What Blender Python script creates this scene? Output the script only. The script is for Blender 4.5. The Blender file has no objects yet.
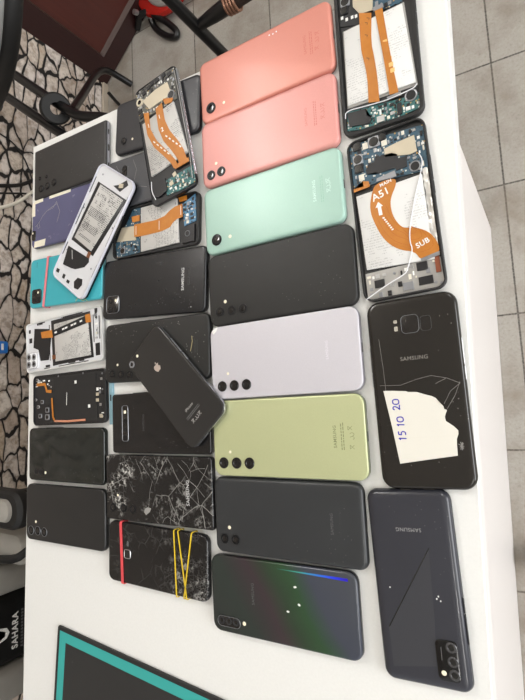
import bpy, bmesh, math, random
from mathutils import Vector, Matrix
random.seed(7)
MM = 0.001
TOP = 0.76                      # height of the table top above the floor
COL = bpy.context.scene.collection
PI = math.pi

# ------------------------------------------------------------------ helpers
def lin(c):
    def f(u):
        u /= 255.0
        return u / 12.92 if u <= 0.04045 else ((u + 0.055) / 1.055) ** 2.4
    return (f(c[0]), f(c[1]), f(c[2]), 1.0)

class NT:
    """small wrapper to wire shader nodes"""
    def __init__(self, name):
        self.m = bpy.data.materials.new(name); self.m.use_nodes = True
        self.t = self.m.node_tree; self.b = self.t.nodes['Principled BSDF']
    def n(self, kind, **kw):
        o = self.t.nodes.new(kind)
        for k, v in kw.items():
            if k.startswith('i_'):
                o.inputs[k[2:].replace('_', ' ')].default_value = v
            else:
                setattr(o, k, v)
        return o
    def l(self, a, b): self.t.links.new(a, b)
    def math(self, op, a, b=None, c=None):
        o = self.t.nodes.new('ShaderNodeMath'); o.operation = op
        for i, s in enumerate((a, b, c)):
            if s is None: continue
            if hasattr(s, 'links'): self.l(s, o.inputs[i])
            else: o.inputs[i].default_value = s
        return o.outputs[0]
    def mix(self, fac, a, b):
        o = self.t.nodes.new('ShaderNodeMix'); o.data_type = 'RGBA'
        for i, s in ((0, fac), (6, a), (7, b)):
            if hasattr(s, 'links'): self.l(s, o.inputs[i])
            else: o.inputs[i].default_value = s
        return o.outputs[2]
    def ramp(self, fac, stops, interp='LINEAR'):
        o = self.t.nodes.new('ShaderNodeValToRGB'); r = o.color_ramp; r.interpolation = interp
        while len(r.elements) < len(stops): r.elements.new(0.5)
        for e, (p, c) in zip(r.elements, stops): e.position = p; e.color = c
        self.l(fac, o.inputs[0]); return o.outputs[0]
    def coord(self, scale=(1, 1, 1), loc=(0, 0, 0), rot=(0, 0, 0), typ='POINT'):
        tc = self.t.nodes.new('ShaderNodeTexCoord'); mp = self.t.nodes.new('ShaderNodeMapping')
        mp.vector_type = typ
        mp.inputs['Location'].default_value = loc; mp.inputs['Rotation'].default_value = rot
        mp.inputs['Scale'].default_value = scale
        self.l(tc.outputs['Object'], mp.inputs['Vector']); return mp.outputs[0]
    def noise(self, vec, scale, detail=3, rough=0.55, out=0):
        o = self.n('ShaderNodeTexNoise'); o.inputs['Scale'].default_value = scale
        o.inputs['Detail'].default_value = detail; o.inputs['Roughness'].default_value = rough
        if vec is not None: self.l(vec, o.inputs['Vector'])
        return o.outputs[out]
    def vor(self, vec, scale, feature='F1', out='Distance', dims='3D'):
        o = self.n('ShaderNodeTexVoronoi'); o.voronoi_dimensions = dims; o.feature = feature
        o.inputs['Scale'].default_value = scale
        if vec is not None: self.l(vec, o.inputs['Vector'])
        return o.outputs[out]
    def bump(self, h, strength, dist):
        o = self.n('ShaderNodeBump'); o.inputs['Strength'].default_value = strength
        o.inputs['Distance'].default_value = dist; self.l(h, o.inputs['Height'])
        self.l(o.outputs[0], self.b.inputs['Normal'])
    def base(self, s):
        if hasattr(s, 'links'): self.l(s, self.b.inputs['Base Color'])
        else: self.b.inputs['Base Color'].default_value = s

CACHE = {}
def mat(name, c, rough=0.5, metal=0.0, spec=0.5, coat=0.0, emit=0.0, dust=0.0, var=0.0):
    """plain procedural material: colour with slight noise variation and optional pale dust specks"""
    if name in CACHE: return CACHE[name]
    t = NT(name); b = t.b
    b.inputs['Roughness'].default_value = rough; b.inputs['Metallic'].default_value = metal
    b.inputs['Specular IOR Level'].default_value = spec; b.inputs['Coat Weight'].default_value = coat
    b.inputs['Coat Roughness'].default_value = 0.08
    col = lin(c)
    if var or dust:
        v = t.coord()
        n1 = t.noise(v, 28, 5)
        lo = tuple(x * (1 - var * .5) for x in col[:3]) + (1,); hi = tuple(min(1, x * (1 + var * .5)) for x in col[:3]) + (1,)
        s = t.mix(t.ramp(n1, [(0.3, (0, 0, 0, 1)), (0.7, (1, 1, 1, 1))]), lo, hi)
        if dust:
            d = t.vor(v, 260)
            n2 = t.noise(v, 25, 3)
            k = t.math('MULTIPLY', t.math('LESS_THAN', d, 0.11), t.math('GREATER_THAN', n2, 0.66 - 0.1 * dust))
            s = t.mix(t.math('MULTIPLY', k, 0.55 * dust), s, lin((190, 188, 182)))
            sm = t.noise(t.coord(scale=(7, 12, 6), rot=(0, 0, 0.7)), 9, 5, 0.6)
            b1 = t.ramp(sm, [(0.45, (rough,) * 3 + (1,)), (0.75, (min(1, rough + 0.07),) * 3 + (1,))])
            t.l(b1, b.inputs['Roughness'])
        t.base(s)
    else:
        t.base(col)
    if emit:
        b.inputs['Emission Color'].default_value = col; b.inputs['Emission Strength'].default_value = emit
    CACHE[name] = t.m
    return t.m

def link(name, bm, m, parent=None, label=None, sharp=35, kind=None):
    """one mesh object from a bmesh built in millimetres"""
    bmesh.ops.recalc_face_normals(bm, faces=bm.faces)
    bmesh.ops.scale(bm, vec=(MM, MM, MM), verts=bm.verts)
    me = bpy.data.meshes.new(name); bm.to_mesh(me); bm.free()
    for p in me.polygons: p.use_smooth = True
    me.set_sharp_from_angle(angle=math.radians(sharp))
    me.materials.append(m)
    o = bpy.data.objects.new(name, me); COL.objects.link(o)
    if parent: o.parent = parent
    if label: o['label'] = label
    if kind: o['kind'] = kind
    return o

def thing(name, label, cat, loc=(0, 0, 0), rz=0.0, group=None):
    o = bpy.data.objects.new(name, None); COL.objects.link(o)
    o.empty_display_size = 0.02
    o.location = loc; o.rotation_euler = (0, 0, rz)
    o['label'] = label; o['category'] = cat
    if group: o['group'] = group
    return o

def tag(o, label, cat, group=None):
    o['label'] = label; o['category'] = cat
    if group: o['group'] = group
    return o

def rr(a, b, r, n=7, cx=0, cy=0):
    """rounded rectangle outline"""
    r = max(0.05, min(r, a / 2 - 0.01, b / 2 - 0.01)); pts = []
    for sx, sy, a0 in ((1, 1, 0), (-1, 1, 90), (-1, -1, 180), (1, -1, 270)):
        for i in range(n):
            t = math.radians(a0 + 90 * i / (n - 1))
            pts.append((cx + sx * (a / 2 - r) + r * math.cos(t), cy + sy * (b / 2 - r) + r * math.sin(t)))
    return pts

def loft(bm, rings, cap0=True, cap1=True):
    """rings: list of (outline, z)"""
    prev = None; first = None
    for pts, z in rings:
        vs = [bm.verts.new((p[0], p[1], z)) for p in pts]
        if prev:
            for i in range(len(vs)):
                j = (i + 1) % len(vs)
                bm.faces.new((prev[i], prev[j], vs[j], vs[i]))
        else: first = vs
        prev = vs
    if cap0: bm.faces.new(first[::-1])
    if cap1: bm.faces.new(prev)
    return bm

def rbox(bm, a, b, r, prof, cx=0, cy=0, n=7):
    """prof: list of (inset, z)"""
    return loft(bm, [(rr(a - 2 * i, b - 2 * i, r - i, n, cx, cy), z) for i, z in prof])

def prism(bm, pts, z0, z1):
    ar = sum(pts[i][0] * pts[(i + 1) % len(pts)][1] - pts[(i + 1) % len(pts)][0] * pts[i][1] for i in range(len(pts)))
    if ar < 0: pts = pts[::-1]
    loft(bm, [(pts, z0), (pts, z1)])
    bmesh.ops.triangulate(bm, faces=[f for f in bm.faces if len(f.verts) > 4])
    return bm

def disc(bm, cx, cy, prof, n=28):
    """prof: list of (radius, z)"""
    return loft(bm, [([(cx + r * math.cos(2 * PI * i / n), cy + r * math.sin(2 * PI * i / n)) for i in range(n)], z) for r, z in prof])

def box(bm, cx, cy, z0, a, b, h, rz=0.0):
    c, s = math.cos(rz), math.sin(rz); e = min(a, b, h) * 0.12
    def q(i): return [(cx + x * c - y * s, cy + x * s + y * c) for x, y in ((-a / 2 + i, -b / 2 + i), (a / 2 - i, -b / 2 + i), (a / 2 - i, b / 2 - i), (-a / 2 + i, b / 2 - i))]
    return loft(bm, [(q(0), z0), (q(0), z0 + h - e), (q(e), z0 + h)])

def box3(bm, x0, x1, y0, y1, z0, z1, e=0.0):
    q = lambda i: [(x0 + i, y0 + i), (x1 - i, y0 + i), (x1 - i, y1 - i), (x0 + i, y1 - i)]
    if e: return loft(bm, [(q(e), z0), (q(0), z0 + e), (q(0), z1 - e), (q(e), z1)])
    return loft(bm, [(q(0), z0), (q(0), z1)])

def tube(bm, pts, r, n=10, closed=False, flat=1.0):
    """round tube through 3D points (mm)"""
    P = [Vector(p) for p in pts]; rings = []; up = None
    R = r if isinstance(r, (list, tuple)) else [r] * len(P)
    for i, p in enumerate(P):
        a = P[i - 1] if (i or closed) else P[i]; b = P[(i + 1) % len(P)] if (i < len(P) - 1 or closed) else P[i]
        d = (b - a).normalized()
        if up is None:
            up = Vector((0, 0, 1)) if abs(d.z) < 0.9 else Vector((1, 0, 0))
        s = d.cross(up).normalized(); u = s.cross(d).normalized(); up = u
        rings.append([bm.verts.new(p + (s * math.cos(2 * PI * k / n) + u * flat * math.sin(2 * PI * k / n)) * R[i]) for k in range(n)])
    m = len(rings)
    for i in range(m if closed else m - 1):
        A, B = rings[i], rings[(i + 1) % m]
        for k in range(n): bm.faces.new((A[k], A[(k + 1) % n], B[(k + 1) % n], B[k]))
    if not closed: bm.faces.new(rings[0][::-1]); bm.faces.new(rings[-1])
    return bm

def smooth(pts, it=2, closed=False):
    P = [Vector(p) for p in pts]
    for _ in range(it):
        Q = [] if closed else [P[0]]
        for i in range(len(P) if closed else len(P) - 1):
            a, b = P[i], P[(i + 1) % len(P)]
            Q += [a * 0.75 + b * 0.25, a * 0.25 + b * 0.75]
        if not closed: Q.append(P[-1])
        P = Q
    return P

def resample(pts, n):
    P = [Vector((p[0], p[1], 0)) for p in pts]; L = [0]
    for i in range(1, len(P)): L.append(L[-1] + (P[i] - P[i - 1]).length)
    out = []
    for k in range(n):
        s = L[-1] * k / (n - 1); i = 1
        while i < len(P) - 1 and L[i] < s: i += 1
        f = (s - L[i - 1]) / max(1e-9, L[i] - L[i - 1]); out.append(P[i - 1].lerp(P[i], f))
    return out

def strip(bm, left, right, z, th=0.25, n=26, lift=None, it=1):
    """flexible ribbon between two edge lines; z may follow lift(t)"""
    A = resample(smooth([(p[0], p[1], 0) for p in left], it), n); B = resample(smooth([(p[0], p[1], 0) for p in right], it), n); rows = []
    for i in range(n):
        zz = z + (lift(i / (n - 1)) if lift else 0)
        rows.append([bm.verts.new((q.x, q.y, w)) for w in (zz, zz + th) for q in (A[i], B[i])])
    for i in range(n - 1):
        a, b = rows[i], rows[i + 1]
        for u, w in ((0, 1), (1, 3), (3, 2), (2, 0)): bm.faces.new((a[u], a[w], b[w], b[u]))
    for r in (rows[0], rows[-1]): bm.faces.new((r[0], r[1], r[3], r[2]))
    return bm

def stroke(bm, pts, w, z, th=0.06):
    """flat pen stroke"""
    P = [Vector((p[0], p[1], 0)) for p in pts]; rows = []
    for i, p in enumerate(P):
        d = (P[min(i + 1, len(P) - 1)] - P[max(i - 1, 0)]).normalized(); s = Vector((-d.y, d.x, 0)) * w / 2
        rows.append([bm.verts.new((q.x, q.y, k)) for k in (z, z + th) for q in (p - s, p + s)])
    for i in range(len(rows) - 1):
        a, b = rows[i], rows[i + 1]
        for u, v in ((0, 1), (1, 3), (3, 2), (2, 0)): bm.faces.new((a[u], a[v], b[v], b[u]))
    for r in (rows[0], rows[-1]): bm.faces.new((r[0], r[1], r[3], r[2]))
    return bm

def text(name, s, size, pos, z, m, parent, rz=PI / 2, th=0.05, bold=0.0, sx=1.0, label=None, rot=None):
    """lettering as a mesh: size = letter height in mm, centred on pos"""
    cu = bpy.data.curves.new('t', 'FONT'); cu.body = s; cu.size = size * MM / 0.7
    cu.align_x = 'CENTER'; cu.align_y = 'CENTER'; cu.extrude = th * MM / 2; cu.offset = bold * MM; cu.space_character = 1.08
    cu.resolution_u = 3
    tmp = bpy.data.objects.new('t', cu); COL.objects.link(tmp)
    bpy.context.view_layer.update()
    me = bpy.data.meshes.new_from_object(tmp.evaluated_get(bpy.context.evaluated_depsgraph_get()))
    bpy.data.objects.remove(tmp); bpy.data.curves.remove(cu)
    me.name = name; me.materials.clear(); me.materials.append(m)
    o = bpy.data.objects.new(name, me); COL.objects.link(o)
    o.parent = parent
    M = rot if rot else Matrix.Rotation(rz, 4, 'Z')
    me.transform(Matrix.Translation((pos[0] * MM, pos[1] * MM, (z + th / 2) * MM)) @ M @ Matrix.Diagonal((sx, 1, 1, 1)))
    if label: o['label'] = label
    return o

PHONES = {
 'C1': dict(pose=(-235.1, 320.3, 2.5), dim=(163.0, 75.4, 8.6), z=0.0,
  cam=[(-67.1,-21.5)],
  flash=[(-49.5,-21.7)],
  logo=[(51.8,0.2)],
  fine=[(58.4,-0.7)],
  icons=[(65.6,6.7),(65.0,-0.6),(64.3,-8.9)],
  dots=[(12.5,29.8),(16.9,29.1),(21.0,29.8)]),
 'C2': dict(pose=(-233.8, 244.7, 1.6), dim=(163.8, 76.0, 8.6), z=0.0,
  cam=[(-69.4,-25.4),(-55.7,-24.8)],
  flash=[(-62.2,-13.6)],
  logo=[(48.8,0.9)],
  fine=[(58.6,0.5)],
  icons=[(67.1,6.8),(66.6,0.7),(66.7,-5.5)]),
 'C3': dict(pose=(-231.3, 167.5, 2.2), dim=(163.5, 75.6, 8.6), z=0.0,
  cam=[(-66.0,-22.5)],
  flash=[(-48.5,-22.6)],
  logo=[(52.4,-0.4)],
  fine=[(60.3,-1.7)],
  icons=[(67.2,6.4),(67.3,1.3),(67.4,-3.7)]),
 'C4': dict(pose=(-224.8, 89.0, 2.0), dim=(168.1, 78.2, 8.6), z=0.0,
  cam=[(-70.2,-24.0),(-55.1,-24.5),(-40.7,-24.7)],
  flash=[(-62.5,-13.8)]),
 'C5': dict(pose=(-223.1, 10.6, 2.0), dim=(167.9, 78.1, 8.6), z=0.0,
  cam=[(-70.2,-25.4),(-54.9,-25.4),(-39.8,-25.4)],
  flash=[(-62.5,-12.5)],
  logo=[(51.0,0.7)]),
 'C6': dict(pose=(-221.6, -68.9, 1.7), dim=(167.8, 78.0, 8.6), z=0.0,
  cam=[(-71.3,-25.6),(-55.3,-25.5),(-39.7,-25.4)],
  flash=[(-63.1,-14.5)],
  logo=[(54.2,0.3)],
  fine=[(61.4,0.3)],
  icons=[(69.2,7.8),(70.6,0.6),(70.3,-9.1)]),
 'C7': dict(pose=(-224.2, -147.5, 1.6), dim=(163.6, 75.9, 8.6), z=0.0,
  cam=[(-69.1,-23.6),(-55.7,-23.5)],
  flash=[(-63.0,-12.1)],
  logo=[(50.5,0.5)],
  fine=[(58.3,2.1)]),
 'C8': dict(pose=(-230.9, -225.5, 2.0), dim=(159.9, 75.3, 8.6), z=0.0,
  cam=[(-68.0,-25.7),(-59.3,-25.4),(-50.8,-25.3)],
  flash=[(-41.2,-25.2)],
  logo=[(-29.3,4.5)],
  mod=[(-72.0,-22.7),(-45.6,-22.5),(-46.8,-30.2)],
  spots=[(21.4,2.0),(8.9,-5.8),(18.0,17.5)],
  rain=[(7.2,31.5),(71.4,30.2)]),
 'L1': dict(pose=(-547.5, 301.0, 0.5), dim=(152.0, 75.6, 8.4), z=0.0,
  cam=[(-59.0,-23.5),(-44.9,-22.7),(-30.4,-21.3)],
  small=[(-62.3,-7.2),(-47.4,-8.2)]),
 'L2': dict(pose=(-553.0, 226.3, -1.0), dim=(150.0, 71.5, 7.6), z=0.0),
 'L3': dict(pose=(-489.0, 188.0, 54.2), dim=(165.0, 77.0, 8.2), z=9.3,
  batt=[(57.8,20.8),(56.4,-29.7),(-21.2,-14.8),(-20.1,26.0)],
  plate=[(-34.6,30.2),(-30.7,-15.9),(-34.9,-19.0),(-44.1,-15.1),(-54.3,-0.8),(-56.7,6.9),(-60.0,25.3)],
  cut=[(64.9,-2.0),(69.5,-10.6),(79.5,-20.5),(75.3,-26.7),(62.8,-17.6)],
  cut2=[(-72.6,14.5),(-71.8,30.7),(-78.5,2.5)],
  cut3=[(-68.8,-8.6),(-61.2,-12.0),(-58.7,-21.1),(-65.5,-24.9),(-73.9,-21.5),(-75.8,-13.8)],
  well=[(59.1,28.0),(58.8,-35.5),(-25.2,-21.2),(-25.3,30.9)],
  flex=[(-21.8,-16.4)]),
 'L4': dict(pose=(-552.5, 137.3, -1.5), dim=(150.0, 70.5, 8.0), z=0.0,
  mod=[(-69.3,-7.5),(-40.0,-11.4),(-39.1,-29.9),(-69.4,-27.1)],
  band=[(-34.2,34.9),(-41.6,-36.8)],
  wire=[(26.6,-30.7),(48.5,-36.8)]),
 'L5': dict(pose=(-558.0, 52.0, 3.8), dim=(158.0, 71.0, 7.0), z=0.0,
  plate=[(-59.8,26.5),(-28.6,21.5),(-23.3,10.8),(-30.4,-21.7),(-48.0,-20.9),(-51.9,-4.8),(-63.1,-0.4)],
  bump=[(-63.8,-19.5)],
  cam=[(-71.4,-13.1),(-59.9,-14.0),(-71.7,-23.7),(-60.3,-23.7)],
  well=[(-23.7,32.1),(56.2,31.9),(60.4,-29.3),(-22.1,-31.1)],
  batt=[(-16.6,26.1),(52.1,27.3),(56.1,-26.1),(-15.5,-25.8)],
  rib=[(-20.0,17.4),(48.2,26.6),(51.5,16.7),(-18.3,8.7)],
  tab=[(-44.2,19.2),(-20.0,18.7),(-18.3,7.8),(-42.3,10.3)],
  tab2=[(48.2,28.0),(57.9,28.1),(59.2,16.8),(49.6,17.0)],
  cuts=[(68.5,-20.0),(-69.6,10.6),(-32.9,-29.8),(17.4,-30.4),(-48.2,31.8),(67.6,31.2),(-71.4,24.0),(37.3,-30.3)],
  tab3=[(-17.3,-19.2)]),
 'L6': dict(pose=(-546.5, -25.0, 2.0), dim=(147.0, 69.0, 6.0), z=0.0,
  plate=[(-30.3,29.2),(54.5,29.2),(56.8,-28.0),(-28.0,-29.2)],
  flex=[(-69.9,25.1),(-44.6,24.2),(-42.5,13.5),(-33.0,11.0)],
  flex2=[(-33.2,2.1),(-30.9,-25.1),(-28.0,-29.2)],
  flex3=[(-28.0,-29.5),(-1.2,-30.8),(34.2,-29.8)],
  mod=[(-53.7,-16.1)],
  rects=[(-62.5,-8.9),(-42.8,-13.8),(-58.2,-21.5),(-42.9,-23.4),(-69.2,1.2),(-53.6,-2.4),(-64.5,28.9)],
  white=[(15.8,20.5),(41.5,-12.2),(57.7,8.6)],
  text=[(-2.7,0.4)],
  gold=[(57.6,2.2),(64.2,-25.7),(57.4,-5.3)]),
 'L7': dict(pose=(-549.0, -99.3, 1.0), dim=(151.0, 71.0, 7.9), z=0.0,
  cam=[(-58.2,-23.4),(-48.4,-23.6)],
  flash=[(-38.1,-24.0)],
  logo=[(-29.3,3.5)]),
 'L8': dict(pose=(-549.0, -176.5, 1.2), dim=(157.0, 74.3, 8.4), z=0.0,
  cam=[(-66.1,-24.3),(-52.1,-23.8),(-38.0,-24.2)],
  flash=[(-56.5,-12.4)]),
 'M1': dict(pose=(-386.0, 314.0, -3.0), dim=(137.0, 69.0, 8.6), z=0.0,
  cam=[(-51.9,-18.0)],
  flash=[(-36.9,-19.1)]),
 'M1b': dict(pose=(-404.0, 243.3, -1.5), dim=(134.0, 65.0, 7.6), z=0.0,
  cam=[(-35.5,15.3)]),
 'M2': dict(pose=(-366.0, 280.0, -79.0), dim=(158.0, 68.0, 8.5), z=9.3,
  shield=[(-59.7,-22.4),(-62.9,-0.7),(-62.4,18.4),(-43.2,21.7),(-44.4,1.2),(-43.7,-14.0)],
  cam=[(-60.3,-28.9)],
  disc=[(-44.0,20.5)],
  chips=[(-71.9,-10.3),(-75.6,3.7),(-74.3,14.6),(-48.8,-34.3),(-41.9,-27.8),(-70.6,23.0),(-68.8,-18.6),(-74.5,-4.0)],
  pcb=[(-75.3,-35.1),(-79.5,13.9),(-75.0,31.1),(-34.8,28.2),(-36.7,-32.8)],
  battery=[(-30.3,-28.2),(-33.5,22.6),(36.9,30.5),(41.0,-27.2)],
  rib1=[(-42.4,-23.1),(-39.4,-14.9),(-9.2,-17.1),(36.2,11.7),(49.2,14.3),(47.4,7.7),(37.8,4.4),(-2.0,-22.3)],
  rib2=[(-37.9,-3.9),(-40.3,6.6),(-8.6,6.7),(26.9,29.2),(49.3,32.0),(48.7,14.4),(35.6,13.6),(-1.2,-5.0)],
  tab=[(-44.7,8.6),(-37.6,23.4),(-33.0,20.7),(-35.9,10.5)],
  digits=[(-22.3,-18.3),(-24.8,-0.2),(-5.8,0.7),(17.4,4.3)],
  sub=[(54.6,-8.2),(54.6,13.4),(54.2,35.7),(74.8,34.3),(75.6,12.0),(72.9,-10.4)],
  spk=[(52.3,-26.9),(52.2,-7.7),(67.7,-7.8),(70.7,-21.0),(67.7,-27.4)],
  bits=[(53.6,6.0),(62.1,-0.4),(61.1,24.0),(70.0,16.2),(69.0,-4.9),(57.9,30.5)]),
 'M3': dict(pose=(-391.0, 177.0, -1.8), dim=(138.0, 62.5, 7.0), z=0.0,
  battery=[(-22.5,28.1),(35.1,30.2),(39.1,-24.7),(-21.0,-27.3)],
  rib=[(-32.1,8.4),(13.8,7.7),(29.2,18.1),(44.3,20.0),(45.2,4.4),(32.6,2.6),(23.5,-7.4),(-23.2,-8.3),(-31.7,-6.9)],
  tab=[(38.1,28.4),(50.1,29.5),(50.8,23.4),(39.8,22.8)],
  tab2=[(-37.6,19.5),(-24.0,19.5),(-23.8,11.9),(-35.7,12.3)],
  shield=[(-54.8,8.4),(-32.1,7.1),(-29.9,-11.0),(-63.2,-8.3)],
  pcb=[(-36.3,32.1),(-24.3,29.7),(-23.7,-27.0),(-62.4,-29.1),(-66.7,-10.4),(-49.5,10.1)],
  cam=[(-52.0,-21.6)],
  sub=[(42.8,20.3),(61.8,30.6),(63.7,-2.5),(46.3,-6.5)],
  spk=[(52.3,-16.4)],
  bits=[(-40.1,-11.9),(-38.2,-19.8),(-27.7,-26.4),(56.3,10.6),(50.6,-0.2),(53.1,25.3),(43.3,-6.0)]),
 'M4': dict(pose=(-394.0, 106.5, -2.6), dim=(163.0, 74.8, 8.8), z=0.0,
  mod=[(-75.0,-7.5),(-51.0,-7.6),(-49.9,-30.1),(-73.8,-30.5)],
  cam=[(-65.7,-14.6),(-66.4,-25.9),(-57.2,-25.9)],
  flash=[(-56.8,-14.6)],
  logo=[(49.4,1.8)],
  fine=[(58.1,3.2)]),
 'M5': dict(pose=(-390.5, 28.3, -0.2), dim=(163.0, 72.6, 8.6), z=0.0,
  cam=[(-67.6,-25.3),(-53.0,-26.4),(-38.7,-27.5)],
  flash=[(-58.9,-14.6)],
  chip=[(59.1,9.4),(56.2,0.7)]),
 'M6': dict(pose=(-385.0, -55.8, 1.4), dim=(150.0, 71.0, 7.8), z=0.0,
  mod=[(-56.6,21.8),(-45.0,21.3),(-46.0,-21.2),(-57.6,-21.2)],
  cam=[(-51.1,13.5),(-51.3,2.8),(-51.6,-7.9),(-51.8,-16.8)],
  logo=[(-22.2,0.5)]),
 'M7': dict(pose=(-353.6, -13.1, -45.5), dim=(139.0, 65.4, 7.3), z=9.3,
  cam=[(-62.2,-27.0)],
  flash=[(-62.6,-14.3)],
  apple=[(-30.6,-2.5)],
  text=[(33.6,-2.9),(41.7,-2.6),(48.3,-3.4)]),
 'M8': dict(pose=(-388.5, -131.6, 1.4), dim=(161.0, 76.3, 8.4), z=0.0,
  logo=[(47.4,-0.9)],
  cam=[(-68.4,-23.6),(-51.2,-23.6),(-35.8,-23.7)],
  flash=[(-60.3,-9.1)]),
 'M9': dict(pose=(-389.4, -207.3, 0.0), dim=(149.0, 69.0, 8.0), z=0.0,
  red=[(-52.8,35.4),(-49.4,-34.7)],
  cam=[(-41.9,-0.4)],
  y1=[(29.1,35.7),(32.5,-33.3)],
  y2=[(34.8,35.3),(46.4,-33.9)],
  y3=[(54.3,36.5),(43.7,-28.2)]),
 'R1': dict(pose=(-112.0, 293.0, -88.3), dim=(158.0, 75.0, 7.5), z=0.0,
  shield=[(-69.8,-18.7),(-59.3,1.3),(-37.7,-0.8),(-39.2,-13.0),(-50.0,-19.2)],
  cams=[(-58.6,-26.7),(-50.3,-28.4)],
  chips=[(-40.5,-26.4),(-44.1,-30.9),(-40.3,-20.9),(-39.5,-17.0)],
  pcb=[(-59.3,1.3),(-46.1,26.6),(-32.6,26.4),(-35.5,-0.5)],
  pcbtop=[(-77.1,-32.6),(-66.3,-11.9),(-30.0,-14.7),(-36.3,-34.6)],
  battery=[(-28.5,-30.0),(-30.7,26.2),(48.6,32.1),(47.0,-31.5)],
  rib1=[(-39.9,-13.5),(-34.5,-1.8),(-4.7,-4.3),(10.4,-2.2),(32.8,-1.1),(54.6,-1.0),(52.1,-11.2),(29.0,-10.4),(12.2,-12.0),(-5.3,-14.6)],
  rib2=[(-37.8,1.2),(-35.1,8.6),(-5.8,10.8),(25.1,13.5),(52.6,16.7),(51.8,8.6),(26.2,6.9),(3.5,5.0)],
  conn=[(-39.0,-1.2),(-38.8,9.3),(-34.5,9.9),(-34.7,0.4)],
  conn2=[(53.2,5.7),(52.4,18.5),(56.1,19.1),(56.2,7.3)],
  sub=[(52.6,-32.9),(58.0,18.0),(58.5,36.4),(72.2,35.3),(76.5,11.1),(77.9,-15.1),(71.3,-34.3)],
  spk=[(54.7,-32.6),(56.4,-14.4),(63.5,-14.0),(67.5,-9.5),(71.8,-11.8),(68.4,-31.1)],
  disc=[(58.6,26.9)],
  usb=[(73.0,-1.5)],
  screw=[(76.9,-14.1),(71.8,-33.9),(73.2,33.0)],
  slot=[(69.8,16.2)],
  wire=[(59.8,-35.4),(52.2,-33.9),(54.1,-15.2),(56.0,5.5),(54.9,20.1),(53.5,30.8),(50.6,33.1)]),
 'R2': dict(pose=(-104.0, 133.2, -85.9), dim=(155.0, 72.4, 7.0), z=0.0,
  shield=[(-60.1,-1.7),(-62.0,11.3),(-63.1,25.7),(-47.8,26.3),(-46.8,20.1),(-52.3,-1.7)],
  graphite=[(-43.4,-20.8),(-51.5,-10.2),(-51.6,8.2),(-47.6,11.3),(-40.0,16.6),(-34.5,15.9),(-33.9,7.0),(-38.4,-0.7),(-35.3,-11.3),(-39.3,-20.3)],
  cams=[(-58.4,-26.7),(-71.7,-10.1),(-49.5,-26.8),(-71.2,-26.2),(-72.9,-2.0)],
  tan=[(-69.4,-18.6),(-40.4,-25.4),(-66.3,-1.0)],
  disc=[(-34.9,23.0)],
  pcb=[(-76.4,-34.6),(-70.1,34.4),(-44.0,33.9),(-28.5,33.3),(-30.5,5.6),(-31.6,-35.8)],
  tab=[(-31.3,-34.9),(-30.8,-24.2),(-36.2,-24.5),(-34.3,-19.0),(-29.0,-18.6),(-28.1,-34.2)],
  ribbon=[(-30.0,-12.8),(-21.8,-17.6),(-7.5,-21.2),(6.9,-18.2),(23.7,-11.9),(35.9,-0.8),(41.5,14.2),(50.4,17.3),(47.3,33.5),(39.4,33.7),(29.3,29.2),(22.7,21.7),(19.1,11.9),(17.2,5.1),(6.2,-0.7),(-3.6,-2.2),(-12.7,-1.1),(-23.8,5.7),(-29.9,4.7),(-32.5,-11.6)],
  conn=[(-34.3,-11.4),(-36.3,5.4),(-30.2,6.5),(-31.5,-11.7)],
  conn2=[(48.6,17.6),(45.6,33.7),(49.0,33.3),(51.4,18.0)],
  battery=[(-23.6,-32.4),(-25.8,30.4),(51.1,31.4),(47.3,-30.6)],
  t_main=[(-27.4,-3.9)],
  t_a51=[(-18.3,-9.6)],
  arrow=[(-5.7,-12.0)],
  t_sub=[(35.5,20.9)],
  t_small=[(13.0,-9.7),(14.0,-6.2)],
  wire=[(-44.5,27.7),(-37.9,30.3),(-29.3,28.3),(-12.9,21.9),(17.4,12.4),(31.4,10.3),(39.3,12.4),(55.7,5.5),(58.8,3.4),(65.7,-15.2),(74.8,-33.9)],
  floor=[(50.6,-32.9),(49.8,33.2),(78.3,35.9),(75.0,-33.0)],
  bits=[(62.3,-20.7),(55.6,-6.8),(66.5,-2.8),(69.7,3.8),(74.1,7.5),(67.7,19.3),(71.2,27.1),(73.9,31.7),(74.4,-12.7),(73.7,-20.8),(54.9,17.6),(59.5,22.0)]),
 'R3': dict(pose=(-91.2, -27.3, -87.2), dim=(163.0, 77.2, 8.3), z=0.0,
  mod=[(-65.2,-7.1),(-50.1,5.3),(-57.6,-0.8)],
  heart=[(-56.5,12.4)],
  flash=[(-61.1,-13.1),(-54.9,-13.0)],
  logo=[(-28.1,-0.3)],
  crack=[(47.2,31.4),(-2.2,35.3)],
  paper=[(-2.2,-29.2),(-1.8,-21.8),(-0.6,-9.9),(0.2,-8.3),(0.8,-0.8),(3.3,5.6),(5.0,11.0),(6.9,14.1),(9.9,15.6),(13.8,19.3),(16.2,19.7),(17.2,21.8),(19.5,20.6),(22.7,19.5),(26.0,19.9),(28.2,22.8),(30.8,25.9),(33.9,28.6),(36.8,28.4),(40.7,26.8),(45.5,26.4),(49.4,26.3),(53.9,26.1),(57.0,2.4),(60.2,-20.8),(29.2,-24.6)],
  digits=[(10.1,-19.2),(24.9,-17.1),(36.3,-16.5)]),
 'R4': dict(pose=(-101.3, -187.4, 93.7), dim=(155.5, 70.5, 8.5), z=0.0,
  logo=[(45.1,1.1)],
  mod=[(-39.2,-10.8),(-39.7,-26.2),(-68.1,-26.8),(-70.6,-10.3)],
  cam=[(-43.3,-22.3),(-53.9,-22.5),(-63.6,-22.5)],
  flash=[(-63.4,-14.6)],
  tri=[(31.3,-13.8),(-34.7,26.6),(-24.5,-12.9),(-45.9,27.0)]),
}
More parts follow.
